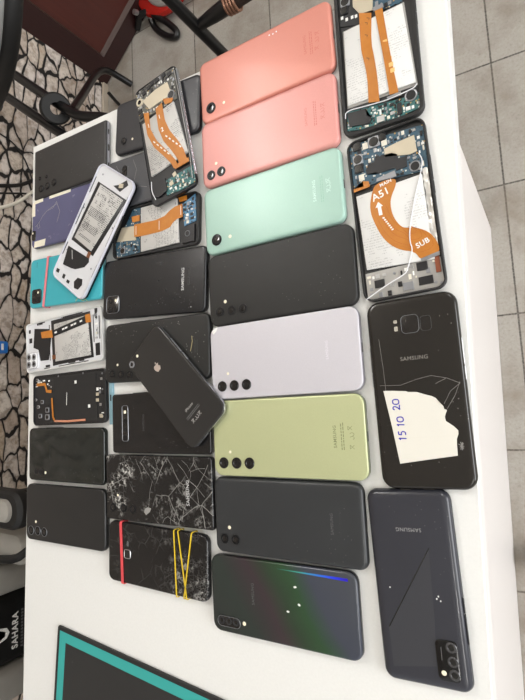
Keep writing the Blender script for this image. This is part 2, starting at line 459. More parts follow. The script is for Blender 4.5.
# ------------------------------------------------------------------ materials
def table_mat():
    t = NT('white_laminate'); v = t.coord()
    n = t.noise(v, 420, 3); n2 = t.noise(v, 4, 3)
    s = t.mix(t.ramp(n, [(0.35, (0, 0, 0, 1)), (0.65, (1, 1, 1, 1))]), lin((229, 229, 226)), lin((232, 232, 229)))
    s = t.mix(t.math('MULTIPLY', n2, 0.2), s, lin((224, 224, 220)))
    t.base(s); t.b.inputs['Roughness'].default_value = 0.42
    t.bump(n, 0.02, 0.0002); return t.m

def floor_mat():
    t = NT('grey_stone_floor_tiles')
    v = t.coord(loc=(-0.0515, 0.4315, 0), rot=(0, 0, math.radians(1.6)), typ='TEXTURE')
    br = t.n('ShaderNodeTexBrick', offset=0.0, squash=1.0)
    for k, x in (('Scale', 1.0), ('Mortar Size', 0.0022), ('Mortar Smooth', 0.25), ('Bias', 0.0), ('Brick Width', 0.285), ('Row Height', 0.2955)):
        br.inputs[k].default_value = x
    t.l(v, br.inputs['Vector'])
    br.inputs['Color1'].default_value = lin((160, 155, 147)); br.inputs['Color2'].default_value = lin((153, 148, 140))
    br.inputs['Mortar'].default_value = lin((62, 57, 52))
    sp = t.noise(v, 170, 4, 0.7); st = t.noise(v, 7, 5, 0.6); fine = t.noise(v, 40, 4)
    s = t.mix(t.ramp(sp, [(0.40, (0, 0, 0, 1)), (0.62, (0.30, 0.30, 0.30, 1))]), br.outputs['Color'], lin((184, 179, 170)))
    s = t.mix(t.ramp(sp, [(0.30, (0.35, 0.35, 0.35, 1)), (0.42, (0, 0, 0, 1))]), s, lin((112, 106, 98)))
    s = t.mix(t.ramp(st, [(0.46, (0, 0, 0, 1)), (0.66, (0.65, 0.65, 0.65, 1))]), s, lin((122, 110, 96)))
    s = t.mix(t.ramp(fine, [(0.66, (0, 0, 0, 1)), (0.8, (0.35, 0.35, 0.35, 1))]), s, lin((88, 78, 66)))
    t.base(s); t.b.inputs['Roughness'].default_value = 0.48
    t.bump(t.math('SUBTRACT', 1.0, br.outputs['Fac']), 0.5, 0.002); return t.m

def stone_mat():
    """wallpaper printed with stacked pale stones in dark joints (wall runs along y)"""
    t = NT('stacked_stone_wallpaper'); tc = t.n('ShaderNodeTexCoord')
    sep = t.n('ShaderNodeSeparateXYZ'); t.l(tc.outputs['Object'], sep.inputs[0])
    cmb = t.n('ShaderNodeCombineXYZ'); t.l(t.math('MULTIPLY', sep.outputs[1], 1 / 0.076), cmb.inputs[0]); t.l(t.math('MULTIPLY', sep.outputs[2], 1 / 0.038), cmb.inputs[1])
    wn = t.n('ShaderNodeTexNoise'); wn.inputs['Scale'].default_value = 0.9; wn.inputs['Detail'].default_value = 2; t.l(cmb.outputs[0], wn.inputs['Vector'])
    sc = t.n('ShaderNodeVectorMath', operation='SCALE'); sc.inputs['Scale'].default_value = 0.75; t.l(wn.outputs['Color'], sc.inputs[0])
    ad = t.n('ShaderNodeVectorMath', operation='ADD'); t.l(cmb.outputs[0], ad.inputs[0]); t.l(sc.outputs[0], ad.inputs[1])
    e = t.n('ShaderNodeTexVoronoi', voronoi_dimensions='2D', feature='DISTANCE_TO_EDGE'); e.inputs['Scale'].default_value = 1.0; e.inputs['Randomness'].default_value = 0.95
    c = t.n('ShaderNodeTexVoronoi', voronoi_dimensions='2D', feature='F1'); c.inputs['Scale'].default_value = 1.0; c.inputs['Randomness'].default_value = 0.95
    t.l(ad.outputs[0], e.inputs['Vector']); t.l(ad.outputs[0], c.inputs['Vector'])
    sx = t.n('ShaderNodeSeparateXYZ'); t.l(c.outputs['Color'], sx.inputs[0])
    col = t.ramp(sx.outputs[0], [(0.0, lin((188, 172, 158))), (0.25, lin((206, 194, 184))), (0.5, lin((220, 211, 204))), (0.75, lin((198, 182, 164))), (1.0, lin((226, 218, 210)))])
    g = t.noise(tc.outputs['Object'], 38, 6, 0.68)
    col = t.mix(t.ramp(g, [(0.40, (0.7, 0.7, 0.7, 1)), (0.54, (0, 0, 0, 1))]), col, lin((140, 124, 110)))
    g2 = t.noise(ad.outputs[0], 2.2, 5, 0.6)
    col = t.mix(t.ramp(g2, [(0.52, (0, 0, 0, 1)), (0.75, (0.6, 0.6, 0.6, 1))]), col, lin((150, 122, 92)))
    edge = t.math('ADD', e.outputs['Distance'], t.math('SUBTRACT', t.math('MULTIPLY', t.math('SUBTRACT', g2, 0.5), 0.16), t.math('MULTIPLY', sx.outputs[1], 0.085)))
    thr = t.ramp(edge, [(0.012, (0, 0, 0, 1)), (0.04, (0.75, 0.75, 0.75, 1)), (0.13, (1, 1, 1, 1))])
    t.base(t.mix(thr, lin((24, 19, 17)), col)); t.b.inputs['Roughness'].default_value = 0.75
    t.bump(thr, 0.35, 0.006); return t.m

def wood_mat(name, c1, c2, rough=0.38):
    t = NT(name); v = t.coord(scale=(40, 40, 1.6)); n = t.noise(v, 3.0, 5, 0.6)
    t.base(t.mix(n, lin(c1), lin(c2))); t.b.inputs['Roughness'].default_value = rough; return t.m

def pcb_mat(name, c1, c2, speck=(214, 214, 205)):
    t = NT(name); v = t.coord()
    cell = t.n('ShaderNodeTexVoronoi', distance='CHEBYCHEV'); cell.inputs['Scale'].default_value = 420; t.l(v, cell.inputs['Vector'])
    sx = t.n('ShaderNodeSeparateXYZ'); t.l(cell.outputs['Color'], sx.inputs[0])
    s = t.mix(t.noise(v, 180, 3), lin(c1), lin(c2))
    s = t.mix(t.math('MULTIPLY', t.math('GREATER_THAN', sx.outputs[0], 0.80), t.math('LESS_THAN', cell.outputs['Distance'], 0.30)), s, lin(speck))
    s = t.mix(t.math('MULTIPLY', t.math('LESS_THAN', sx.outputs[0], 0.22), t.math('LESS_THAN', cell.outputs['Distance'], 0.36)), s, lin((26, 27, 30)))
    s = t.mix(t.math('MULTIPLY', t.math('GREATER_THAN', sx.outputs[1], 0.93), t.math('LESS_THAN', cell.outputs['Distance'], 0.3)), s, lin((186, 150, 84)))
    t.base(s); t.b.inputs['Roughness'].default_value = 0.4; t.bump(cell.outputs['Distance'], 0.4, 0.0006); return t.m

def cracked_mat(name, base, side=0.0, amount=1.0, scale=42, fleck=0.0, lines=0.8):
    """black glass with pale fracture lines; denser towards local x = side (metres)"""
    t = NT(name); v = t.coord()
    w = t.n('ShaderNodeTexNoise'); w.inputs['Scale'].default_value = 30; w.inputs['Detail'].default_value = 3; t.l(v, w.inputs['Vector'])
    sc = t.n('ShaderNodeVectorMath', operation='SCALE'); sc.inputs['Scale'].default_value = 0.012; t.l(w.outputs['Color'], sc.inputs[0])
    ad = t.n('ShaderNodeVectorMath', operation='ADD'); t.l(v, ad.inputs[0]); t.l(sc.outputs[0], ad.inputs[1])
    big = t.n('ShaderNodeTexVoronoi', voronoi_dimensions='2D', feature='DISTANCE_TO_EDGE'); big.inputs['Scale'].default_value = scale; t.l(ad.outputs[0], big.inputs['Vector'])
    small = t.n('ShaderNodeTexVoronoi', voronoi_dimensions='2D', feature='DISTANCE_TO_EDGE'); small.inputs['Scale'].default_value = scale * 4; t.l(ad.outputs[0], small.inputs['Vector'])
    sep = t.n('ShaderNodeSeparateXYZ'); t.l(v, sep.inputs[0])
    dx = t.math('ABSOLUTE', t.math('SUBTRACT', sep.outputs[0], side))
    near = t.ramp(t.math('MULTIPLY', dx, 12.0), [(0.0, (1, 1, 1, 1)), (0.75, (0, 0, 0, 1))])
    n = t.noise(v, 38, 4, 0.6); n3 = t.noise(v, 190, 4, .7)
    l1 = t.math('MULTIPLY', t.ramp(big.outputs['Distance'], [(0.0, (1, 1, 1, 1)), (0.022, (0, 0, 0, 1))]), t.ramp(n, [(0.44, (0, 0, 0, 1)), (0.55, (lines,) * 3 + (1,))]))
    m2 = t.math('MULTIPLY', near, t.ramp(n, [(0.46, (0, 0, 0, 1)), (0.58, (1, 1, 1, 1))]))
    l2 = t.math('MULTIPLY', t.ramp(small.outputs['Distance'], [(0.0, (.32, .32, .32, 1)), (0.08, (0, 0, 0, 1))]), m2)
    fl = t.math('MULTIPLY', t.ramp(n3, [(0.52, (0, 0, 0, 1)), (0.60, (1, 1, 1, 1))]), t.math('MULTIPLY', t.math('ADD', near, fleck), t.ramp(n, [(0.5, (0, 0, 0, 1)), (0.66, (0.9, 0.9, 0.9, 1))])))
    f = t.math('MINIMUM', t.math('MULTIPLY', t.math('MAXIMUM', t.math('MAXIMUM', l1, l2), fl), amount), 0.85)
    t.base(t.mix(f, lin(base), lin((205, 203, 198)))); t.b.inputs['Roughness'].default_value = 0.22
    t.bump(f, 0.25, 0.0003); return t.m

def prism_mat():
    """black glass back with its green and plum iridescent sheen painted into the colour"""
    t = NT('pearlescent_black_glass'); v = t.coord(scale=(1, 1, 1), rot=(0, 0, math.radians(-32)))
    sep = t.n('ShaderNodeSeparateXYZ'); t.l(v, sep.inputs[0])
    k = t.math('ADD', t.math('MULTIPLY', sep.outputs[0], 6.2), t.math('ADD', 0.5, t.math('MULTIPLY', t.math('SUBTRACT', t.noise(v, 14, 2), 0.5), 0.12)))
    c = t.ramp(k, [(0.0, lin((46, 50, 48))), (0.24, lin((48, 56, 52))), (0.42, lin((62, 52, 56))), (0.54, lin((48, 64, 48))), (0.64, lin((48, 76, 50))), (0.76, lin((66, 70, 82))), (1.0, lin((72, 75, 82)))])  # paler right end stands in for the reflections there
    t.base(c); t.b.inputs['Roughness'].default_value = 0.2; t.b.inputs['Metallic'].default_value = 0.15; return t.m

def prism_line_mat():  # rainbow highlight along the edge, painted as a colour ramp
    t = NT('painted_rainbow_glint'); v = t.coord(); sep = t.n('ShaderNodeSeparateXYZ'); t.l(v, sep.inputs[0])
    k = t.math('MULTIPLY', t.math('SUBTRACT', sep.outputs[0], 0.0), 1 / 0.075)
    c = t.ramp(k, [(0.0, lin((60, 105, 92))), (0.3, lin((72, 176, 160))), (0.55, lin((56, 130, 235))), (0.75, lin((48, 70, 250))), (0.95, lin((52, 28, 205)))])
    t.base(c); t.b.inputs['Roughness'].default_value = 0.25; t.b.inputs['Metallic'].default_value = 0.3; return t.m

def label_mat(name, bg=(228, 228, 226), ink=(120, 120, 122), amount=0.35):
    """battery wrap: pale with faint rows of small print"""
    t = NT(name); v = t.coord()
    sep = t.n('ShaderNodeSeparateXYZ'); t.l(v, sep.inputs[0])
    row = t.math('LESS_THAN', t.math('FRACT', t.math('MULTIPLY', sep.outputs[0], 420.0)), 0.45)
    w = t.noise(t.coord(scale=(420, 900, 1)), 1.0, 2); area = t.noise(v, 55, 2)
    f = t.math('MULTIPLY', row, t.math('MULTIPLY', t.math('GREATER_THAN', w, 0.5), t.math('GREATER_THAN', area, 0.56)))
    s = t.mix(t.noise(v, 30, 2), lin(bg), lin(tuple(max(0, x - 10) for x in bg)))
    t.base(t.mix(t.math('MULTIPLY', f, amount), s, lin(ink))); t.b.inputs['Roughness'].default_value = 0.38; return t.m

def flex_mat():
    t = NT('amber_flex_film'); v = t.coord(); n = t.noise(v, 120, 3)
    t.base(t.mix(n, lin((176, 104, 28)), lin((198, 128, 46)))); t.b.inputs['Roughness'].default_value = 0.32; return t.m

M_TABLE = table_mat(); M_FLOOR = floor_mat(); M_STONE = stone_mat()
M_PCB = pcb_mat('blue_circuit_board', (38, 66, 84), (64, 100, 118)); M_PCBT = pcb_mat('teal_circuit_board', (30, 84, 84), (62, 122, 122))
M_FLEX = flex_mat(); M_FLEXD = mat('amber_flex_trace', (178, 96, 22), 0.35)
M_BATT = label_mat('white_battery_wrap'); M_BATTG = label_mat('grey_battery_wrap', (198, 196, 192), (84, 84, 86), 0.8)
M_BLACK = mat('black_plastic', (22, 22, 23), 0.42); M_BLK2 = mat('soft_black_plastic', (27, 27, 27), 0.55, var=0.2)
M_GLASS = mat('black_lens_glass', (9, 9, 10), 0.08, spec=0.8); M_SCREEN = mat('black_display_glass', (10, 10, 12), 0.12)
M_RING = mat('dark_lens_ring', (25, 25, 27), 0.3, 0.4); M_STEEL = mat('bright_steel', (190, 190, 190), 0.28, 0.9); M_CHROME = mat('polished_aluminium', (205, 207, 214), 0.18, 0.95)
M_WHITE = mat('white_plastic', (226, 227, 230), 0.4); M_PRINT = mat('white_print', (236, 236, 232), 0.5)
M_SILVERINK = mat('silver_lettering', (205, 206, 206), 0.35, 0.3); M_FLASH = mat('flash_lens_cream', (248, 240, 214), 0.2)
M_GREYINK = mat('grey_lettering', (96, 96, 96), 0.4); M_SHIELD = mat('tan_metal_shield', (196, 186, 164), 0.42, 0.35, var=0.12)
M_GRAPH = mat('black_graphite_sheet', (33, 33, 35), 0.45, var=0.25); M_COPPER = mat('copper_tone_metal', (150, 112, 92), 0.35, 0.7)
M_CHIP = mat('black_chip', (21, 21, 24), 0.35); M_CHIPG = mat('grey_metal_can', (150, 152, 156), 0.32, 0.7); M_CREAM = mat('cream_tape', (225, 220, 205), 0.6)
M_GREYFOAM = mat('grey_foam', (88, 88, 88), 0.85)

# ------------------------------------------------------------------ the setting
def structure(name, bm, m, parent=None):
    o = link(name, bm, m, parent)
    if not parent: o['kind'] = 'structure'
    return o
bm = bmesh.new(); box3(bm, -2200, 2600, -2300, 3200, -60, 0); structure('floor', bm, M_FLOOR)
bm = bmesh.new(); box3(bm, -1464, -1344, -2300, 1152, 0, 2750); structure('wall_left', bm, M_STONE)
bm = bmesh.new(); box3(bm, -2200, 2600, 3200, 3300, 0, 2750); structure('wall_back', bm, mat('pale_wall_paint', (198, 190, 178), 0.8))
bm = bmesh.new(); box3(bm, -2200, 2600, -2300, 3200, 2750, 2830); structure('ceiling', bm, mat('white_ceiling_paint', (226, 222, 214), 0.85))
bm = bmesh.new(); box3(bm, -1344, -1334, -2300, 1140, 0, 26, 2); structure('baseboard_left', bm, mat('pale_stone_skirting', (176, 164, 148), 0.55, var=0.15))

# brown door leaf standing ajar against the stone wall
WOOD = wood_mat('dark_brown_door_wood', (34, 15, 15), (52, 25, 23)); WOODP = wood_mat('red_brown_door_panel', (58, 22, 18), (84, 38, 30))
door = bpy.data.objects.new('door_1', None); COL.objects.link(door)
door.location = (-1.345, 1.140, 0.004); door.rotation_euler = (0, 0, math.radians(43.8)); door['kind'] = 'structure'
bm = bmesh.new()
W, Hh, ST, RL = 860, 2020, 78, 62
for x0, x1, z0, z1 in ((0, ST, 0, Hh), (W - ST, W, 0, Hh), (ST, W - ST, 0, RL), (ST, W - ST, Hh - RL, Hh), (ST, W - ST, 980, 1060)):
    box3(bm, x0 - (0 if x0 else 0), x1, 0, 44, z0, z1)
structure('door_frame', bm, WOOD, door)
for z0, z1 in ((RL, 980), (1060, Hh - RL)):
    bm = bmesh.new(); box3(bm, ST, W - ST, 12, 36, z0, z1); structure('door_panel', bm, WOODP, door)
    bm = bmesh.new()               # sloping moulding round the panel
    o = [(ST, z0), (W - ST, z0), (W - ST, z1), (ST, z1)]; i = [(ST + 4, z0 + 10), (W - ST - 4, z0 + 10), (W - ST - 4, z1 - 10), (ST + 4, z1 - 10)]
    vo = [bm.verts.new((p[0], -3, p[1])) for p in o]; vi = [bm.verts.new((p[0], 11.5, p[1])) for p in i]; vb = [bm.verts.new((p[0], 11.5, p[1])) for p in o]
    for k in range(4):
        j = (k + 1) % 4
        bm.faces.new((vo[k], vo[j], vi[j], vi[k])); bm.faces.new((vo[j], vo[k], vb[k], vb[j])); bm.faces.new((vb[k], vi[k], vi[j], vb[j]))
    structure('door_moulding', bm, mat('worn_brown_moulding', (66, 48, 42), 0.5), door)

# ------------------------------------------------------------------ the table
tab = thing('work_table', 'long white laminate table covered with rows of used phones', 'table', (-0.3447, -0.30, 0))
XL, XR, YN, YF = -295, 295, -600, 654      # local mm (table centre at x = -344.7, y = -300)
bm = bmesh.new(); box3(bm, XL, XR, YN, YF, 735, 760, 0.8); link('tabletop', bm, M_TABLE, tab)
EDGE = mat('white_edge_band', (236, 231, 228), 0.35)
bm = bmesh.new(); box3(bm, XR - 53, XR - 35, -520, 636, 1, 734.8, 0.6); link('side_panel', bm, EDGE, tab)
bm = bmesh.new(); box3(bm, XL + 35, XL + 53, -520, 636, 1, 734.8, 0.6); link('side_panel', bm, EDGE, tab)
bm = bmesh.new(); box3(bm, XL + 53.2, XR - 53.2, 560, 578, 420, 734.8, 0.6); link('back_panel', bm, EDGE, tab)
def at(x, y, z=0): return (x * MM, y * MM, TOP + z * MM)

# ------------------------------------------------------------------ phones
GROUP = 'used phones laid out on the white table'
def root(key, name, label):
    p = PHONES[key]; x, y, a = p['pose']
    return thing(name, label, 'phone', at(x, y, p['z'] + 0.15), math.radians(a), GROUP), p, p['dim']

def shell(r, d, back, frame=None, corner=9.5, curve=2.0, dome=0.35, display=True):
    """phone lying screen down: display slab, side frame, back panel"""
    a, b, t = d
    bm = bmesh.new(); rbox(bm, a - 1.2, b - 1.2, corner - .6, [(1.2, 0), (0.2, 0.7), (0, 1.7)]); link('display', bm, M_SCREEN, r)
    bm = bmesh.new(); rbox(bm, a, b, corner, [(0.5, 1.75), (0, 2.6), (0, t - curve - .6), (0.25, t - curve)]); link('frame', bm, frame or back, r)
    bm = bmesh.new(); c = curve
    rbox(bm, a - .5, b - .5, corner - .25, [(0, t - c + .02), (0.12 * c, t - .55 * c), (0.4 * c, t - .22 * c), (0.85 * c, t - .06 * c), (1.5 * c, t)]); link('back_panel', bm, back, r)
    return t

def lens(r, p, t, ro, h=0.9, ring=None, glass=True):
    bm = bmesh.new(); disc(bm, p[0], p[1], [(ro, t - .3), (ro, t + h * .7), (ro * .93, t + h), (ro * .62, t + h), (ro * .56, t + h * .65)])
    o = link('camera_ring', bm, ring or M_RING, r)
    if glass:
        bm = bmesh.new(); disc(bm, p[0], p[1], [(ro * .54, t + h * .55), (ro * .54, t + h * .72), (ro * .3, t + h * .82), (ro * .1, t + h * .85)]); link('lens_glass', bm, M_GLASS, o)
    return o
def flash(r, p, t, ro=1.7):
    bm = bmesh.new(); disc(bm, p[0], p[1], [(ro, t - .2), (ro, t + .12), (ro * .6, t + .3)], 16); link('flash', bm, M_FLASH, r)
def fine_print(r, p, t, m, rows=2, length=24, name='fine_print'):
    bm = bmesh.new()
    for k in range(rows):
        y = -length / 2
        while y < length / 2:
            w = random.uniform(1.0, 3.2); box(bm, p[0] + k * 2.0 - rows + 1, y + w / 2 + p[1], t + .02, 0.9, w, .04); y += w + .7
    link(name, bm, m, r)
def icons(r, pts, t, m):
    for k, p in enumerate(pts):
        bm = bmesh.new()
        if k % 3 == 1:
            for s in (-1, 1): stroke(bm, [(p[0] + 2 * math.cos(q), p[1] + s * 1.6 + 1.4 * math.sin(q)) for q in [i * .45 - 1.2 for i in range(10)]], .45, t + .02)
        else:
            stroke(bm, [(p[0] - 2, p[1] - 1.8), (p[0] + 2, p[1] + 1.8)], .4, t + .02)
            stroke(bm, [(p[0] - 2, p[1] + 1.8), (p[0] + 2, p[1] - 1.8)], .4, t + .09)
            stroke(bm, [(p[0] - 2, p[1] - 1.6), (p[0] - 2, p[1] + 1.6)], .5, t + .16)
        link('symbol', bm, m, r)
def side_keys(r, d, side=1, m=None, at_x=(-30, -12)):
    a, b, t = d
    for x, l in zip(at_x, (22, 11)):
        bm = bmesh.new(); box3(bm, x - l / 2, x + l / 2, *( (b / 2 - .4, b / 2 + .45) if side > 0 else (-b / 2 - .45, -b / 2 + .4)), t * .42, t * .42 + 2.2, .3); link('side_button', bm, m or M_BLACK, r)
def port(r, d, m=None):
    a, b, t = d
    bm = bmesh.new(); rbox(bm, 1.0, 9.0, .4, [(0, t * .36), (0, t * .36 + 2.6)], a / 2 + .02 - .4, 0, 4); link('charging_port', bm, m or M_GLASS, r)

# -- coloured column, top to bottom
def satin(name, c, rough=.36, metal=.12):
    t = NT(name); v = t.coord(); n = t.noise(v, 900, 2)
    col = lin(c); t.base(t.mix(n, tuple(x * .95 for x in col[:3]) + (1,), tuple(min(1, x * 1.05) for x in col[:3]) + (1,)))
    t.b.inputs['Roughness'].default_value = rough; t.b.inputs['Metallic'].default_value = metal; t.b.inputs['Coat Weight'].default_value = .25; t.b.inputs['Coat Roughness'].default_value = .2
    return t.m
CORAL = satin('coral_satin_plastic', (207, 134, 119)); PINK = satin('salmon_pink_satin_plastic', (214, 148, 141)); MINT = satin('mint_satin_plastic', (160, 194, 181))
LAV = satin('pale_lavender_gloss', (199, 196, 202), .3, .05); LIME = satin('light_olive_green_metallic', (194, 199, 154), .3, .3)

r, p, d = root('C1', 'phone', 'coral pink phone face down at the table end, one round camera'); t = shell(r, d, CORAL, corner=9, curve=2.6)
lens(r, p['cam'][0], t, 6.3); flash(r, p['flash'][0], t); I = mat('coral_embossed_ink', (196, 108, 92), .45)
text('lettering', 'SAMSUNG', 3.0, p['logo'][0], t, I, r); fine_print(r, p['fine'][0], t, I); icons(r, p['icons'], t, I)
for q in p['dots']:  # white glints near the edge, painted as small raised dots
    bm = bmesh.new(); disc(bm, q[0], q[1], [(.9, t - .1), (.8, t + .12)], 10); link('glint_dot', bm, M_WHITE, r, label='small painted white glint')
side_keys(r, d, 1, CORAL); port(r, d)
r, p, d = root('C2', 'phone', 'salmon pink phone face down with two black cameras'); t = shell(r, d, PINK, corner=9, curve=2.6)
for q in p['cam']: lens(r, q, t, 5.4)
flash(r, p['flash'][0], t); I = mat('pink_embossed_ink', (200, 116, 110), .45)
text('lettering', 'SAMSUNG', 2.8, p['logo'][0], t, I, r); fine_print(r, p['fine'][0], t, I); icons(r, p['icons'], t, I); side_keys(r, d, 1, PINK); port(r, d)
r, p, d = root('C3', 'phone', 'mint green phone face down with one round black camera'); t = shell(r, d, MINT, corner=9, curve=2.6)
lens(r, p['cam'][0], t, 6.4); flash(r, p['flash'][0], t, 2.0); I = mat('mint_embossed_ink', (204, 232, 220), .4)
text('lettering', 'SAMSUNG', 3.2, p['logo'][0], t, I, r, bold=.06); fine_print(r, p['fine'][0], t, mat('dark_mint_ink', (138, 182, 164), .45)); icons(r, p['icons'], t, I); side_keys(r, d, 1, MINT); port(r, d)  # fine print in a darker mint
MATTE = mat('matte_black_plastic', (30, 30, 29), .46, var=.08, dust=.4)
r, p, d = root('C4', 'phone', 'plain matte black phone between the mint and the lavender phones'); t = shell(r, d, MATTE, corner=10, curve=1.8)
for q in p['cam']: lens(r, q, t, 5.2)
flash(r, p['flash'][0], t, 1.9); side_keys(r, d, 1); port(r, d)
r, p, d = root('C5', 'phone', 'pale lavender phone with three black cameras in a row'); t = shell(r, d, LAV, mat('lavender_grey_frame', (150, 148, 158), .3, .5), corner=10, curve=1.4)
for q in p['cam']: lens(r, q, t, 5.5, 1.3, M_GLASS)
flash(r, p['flash'][0], t, 1.5); text('lettering', 'SAMSUNG', 2.6, p['logo'][0], t, mat('lavender_ink', (222, 218, 226), .4), r); side_keys(r, d, 1, LAV); port(r, d)
bm = bmesh.new(); prism(bm, [(-81, 34), (-76, 38), (-73, 38), (-75, 34), (-79, 31)], t - .6, t + .1); link('broken_corner', bm, M_PRINT, r, label='chipped white corner')
r, p, d = root('C6', 'phone', 'light olive green metallic phone with three black cameras'); t = shell(r, d, LIME, mat('green_grey_frame', (140, 146, 120), .3, .6), corner=10, curve=1.4)
for q in p['cam']: lens(r, q, t, 5.7, 1.3, M_GLASS)
flash(r, p['flash'][0], t, 1.5); I = mat('olive_ink', (134, 140, 98), .45)
text('lettering', 'SAMSUNG', 3.0, p['logo'][0], t, I, r, bold=.06); fine_print(r, p['fine'][0], t, I); icons(r, p['icons'], t, I); side_keys(r, d, 1, LIME); port(r, d)
CHAR = mat('charcoal_satin_plastic', (47, 49, 51), .34, var=.1, dust=.3)
r, p, d = root('C7', 'phone', 'charcoal phone with two cameras below the olive green one'); t = shell(r, d, CHAR, mat('black_satin_frame', (19, 20, 21), .35), corner=9, curve=3.6)
for q in p['cam']: lens(r, q, t, 4.9)
flash(r, p['flash'][0], t, 1.9); text('lettering', 'SAMSUNG', 2.8, p['logo'][0], t, M_GREYINK, r); fine_print(r, p['fine'][0], t, mat('dark_grey_ink', (55, 56, 56), .5), 1); side_keys(r, d, 1); port(r, d)
r, p, d = root('C8', 'phone', 'glossy iridescent green and plum black phone nearest the mat'); t = shell(r, d, prism_mat(), mat('dark_steel_frame', (52, 53, 58), .25, .7), corner=10, curve=2.2)
m = p['mod']; cx, cy = (m[0][0] + m[1][0]) / 2 - .4, (m[1][1] + m[2][1]) / 2
bm = bmesh.new(); rbox(bm, 27, 9.6, 4.6, [(0, t - .2), (0, t + .6), (.4, t + .9)], cx, cy); mo = link('camera_module', bm, M_GLASS, r)
bm = bmesh.new(); tube(bm, [(q[0], q[1], t + .75) for q in rr(27.2, 9.8, 4.7, 7, cx, cy)], .28, 6, True); link('module_rim', bm, M_CHIPG, mo)
for q in p['cam']: lens(mo, q, t + .6, 3.7, .7, mat('grey_lens_ring_dim', (55, 56, 58), .3, .5))
flash(r, p['flash'][0], t, 2.0); text('lettering', 'SAMSUNG', 3.0, p['logo'][0], t, mat('faint_grey_ink', (84, 90, 88), .4), r)
for k, q in enumerate(p['spots']):
    bm = bmesh.new(); prism(bm, [(q[0] + random.uniform(1.0, 2.0) * math.cos(i * 1.05), q[1] + random.uniform(.8, 1.5) * math.sin(i * 1.05)) for i in range(6)], t, t + .05); link('glue_spot', bm, M_PRINT, r, label='white glue speck')
l0, l1 = p['rain']; bm = bmesh.new(); strip(bm, [(l0[0] - 8, l0[1] + .5), (l1[0], l1[1] + 1.6)], [(l0[0] - 8, l0[1] + .1), (l1[0], l1[1] - .9)], t + .01, .05, 10)
link('painted_glint_line', bm, prism_line_mat(), r, label='blue to turquoise glint line painted along the edge')
side_keys(r, d, 1); port(r, d)

# -- right column
GLB = mat('brown_black_glossy_glass', (33, 30, 27), .12, dust=.6, var=.1)
r, p, d = root('R3', 'phone', 'cracked glossy black phone lying under a torn paper note'); t = shell(r, d, GLB, mat('polished_dark_frame', (47, 49, 53), .2, .8), corner=11, curve=3.0)
bm = bmesh.new(); rbox(bm, 15.5, 14.6, 3.6, [(0, t - .2), (0, t + .12), (.3, t + .2)], *p['mod'][2]); mo = link('camera_module', bm, mat('brown_black_lens_cover', (34, 31, 29), .1), r)
bm = bmesh.new(); tube(bm, [(q[0], q[1], t + .15) for q in rr(15.6, 14.7, 3.7, 7, *p['mod'][2])], .22, 6, True); link('module_rim', bm, M_CHIPG, mo)
bm = bmesh.new(); q0 = p['heart'][0]; tube(bm, [(q[0], q[1], t + .05) for q in rr(12.5, 8.8, 2.6, 7, *q0)], .12, 6, True); link('sensor_rim', bm, M_GREYINK, r)
bm = bmesh.new(); rbox(bm, 12, 8.4, 2.4, [(0, t - .2), (0, t + .04)], *q0); link('fingerprint_sensor', bm, mat('brown_black_lens_cover', (34, 31, 29), .1), r)
for q, w in zip(p['flash'], (3.0, 4.4)):
    bm = bmesh.new(); rbox(bm, w, 3.2, .8, [(0, t - .1), (.1, t + .12)], q[0], q[1], 4); link('flash', bm, mat('grey_cream_flash', (176, 170, 156), .3), r)
text('lettering', 'SAMSUNG', 3.4, p['logo'][0], t, mat('warm_grey_lettering', (140, 137, 131), .35, .3), r, bold=.02)
CRACK = mat('pale_glass_fracture', (150, 148, 144), .35)
def crack(r, t, pts, w=.22):
    bm = bmesh.new(); stroke(bm, pts, w, t - .02, .06); link('crack', bm, CRACK, r)
for pts in ([(-4, 34), (2, 26), (12, 20)], [(-4, 34), (-9, 24), (-12, 12), (-10, 0), (-6, -14), (-7, -32)], [(-5, 34), (6, 29), (16, 22)], [(-9, 24), (-5, 15)], [(-48, -29), (-20, -27.5), (2, -27)]): crack(r, t, pts)
for k in range(9):
    an = k * .7; crack(r, t, [(46.2, 30.0), (46.2 + random.uniform(3, 7) * math.cos(an), 30.0 + random.uniform(1.5, 3.2) * math.sin(an))], .5)
side_keys(r, d, 1, M_STEEL); side_keys(r, d, -1, M_STEEL); port(r, d)

GRB = mat('blue_black_glossy_plastic', (51, 52, 59), .2, dust=.25, var=.08)
r, p, d = root('R4', 'phone', 'blue black phone with triangle pattern lying upside down at the table edge'); t = shell(r, d, GRB, mat('blue_black_frame', (18, 18, 24), .22), corner=9, curve=5.0)
text('lettering', 'SAMSUNG', 3.1, p['logo'][0], t, mat('dim_silver_lettering', (160, 160, 160), .35, .3), r)
q = p['tri']; bm = bmesh.new(); prism(bm, [q[0], (q[2][0], q[2][1] + 1), (-60, -9), (-66, 26), q[1]], t - .3, t + .02); link('triangle_panel', bm, mat('grey_black_gradient_panel', (58, 59, 64), .24), r, label='slightly paler triangular facet')
bm = bmesh.new(); prism(bm, [q[0], (q[0][0] - .6, q[0][1] - .3), (q[1][0], q[1][1] - 1.0), q[1]], t - .3, t + .06); link('facet_line', bm, M_GLASS, r)
bm = bmesh.new(); rbox(bm, 30.5, 17.0, 4.0, [(0, t - .2), (0, t + .7), (.5, t + 1.0)], -54.0, -18.6); mo = link('camera_module', bm, mat('black_module_glass', (15, 15, 16), .15), r)
for q in p['cam']: lens(mo, q, t + .8, 4.2, .9, mat('grey_lens_ring', (92, 92, 94), .25, .7))
flash(mo, p['flash'][0], t + .95, 2.0)
bm = bmesh.new(); stroke(bm, [(-44, -14.5), (-54, -14.2)], .5, t + 1.0, .05); link('module_lettering', bm, M_GREYINK, mo)
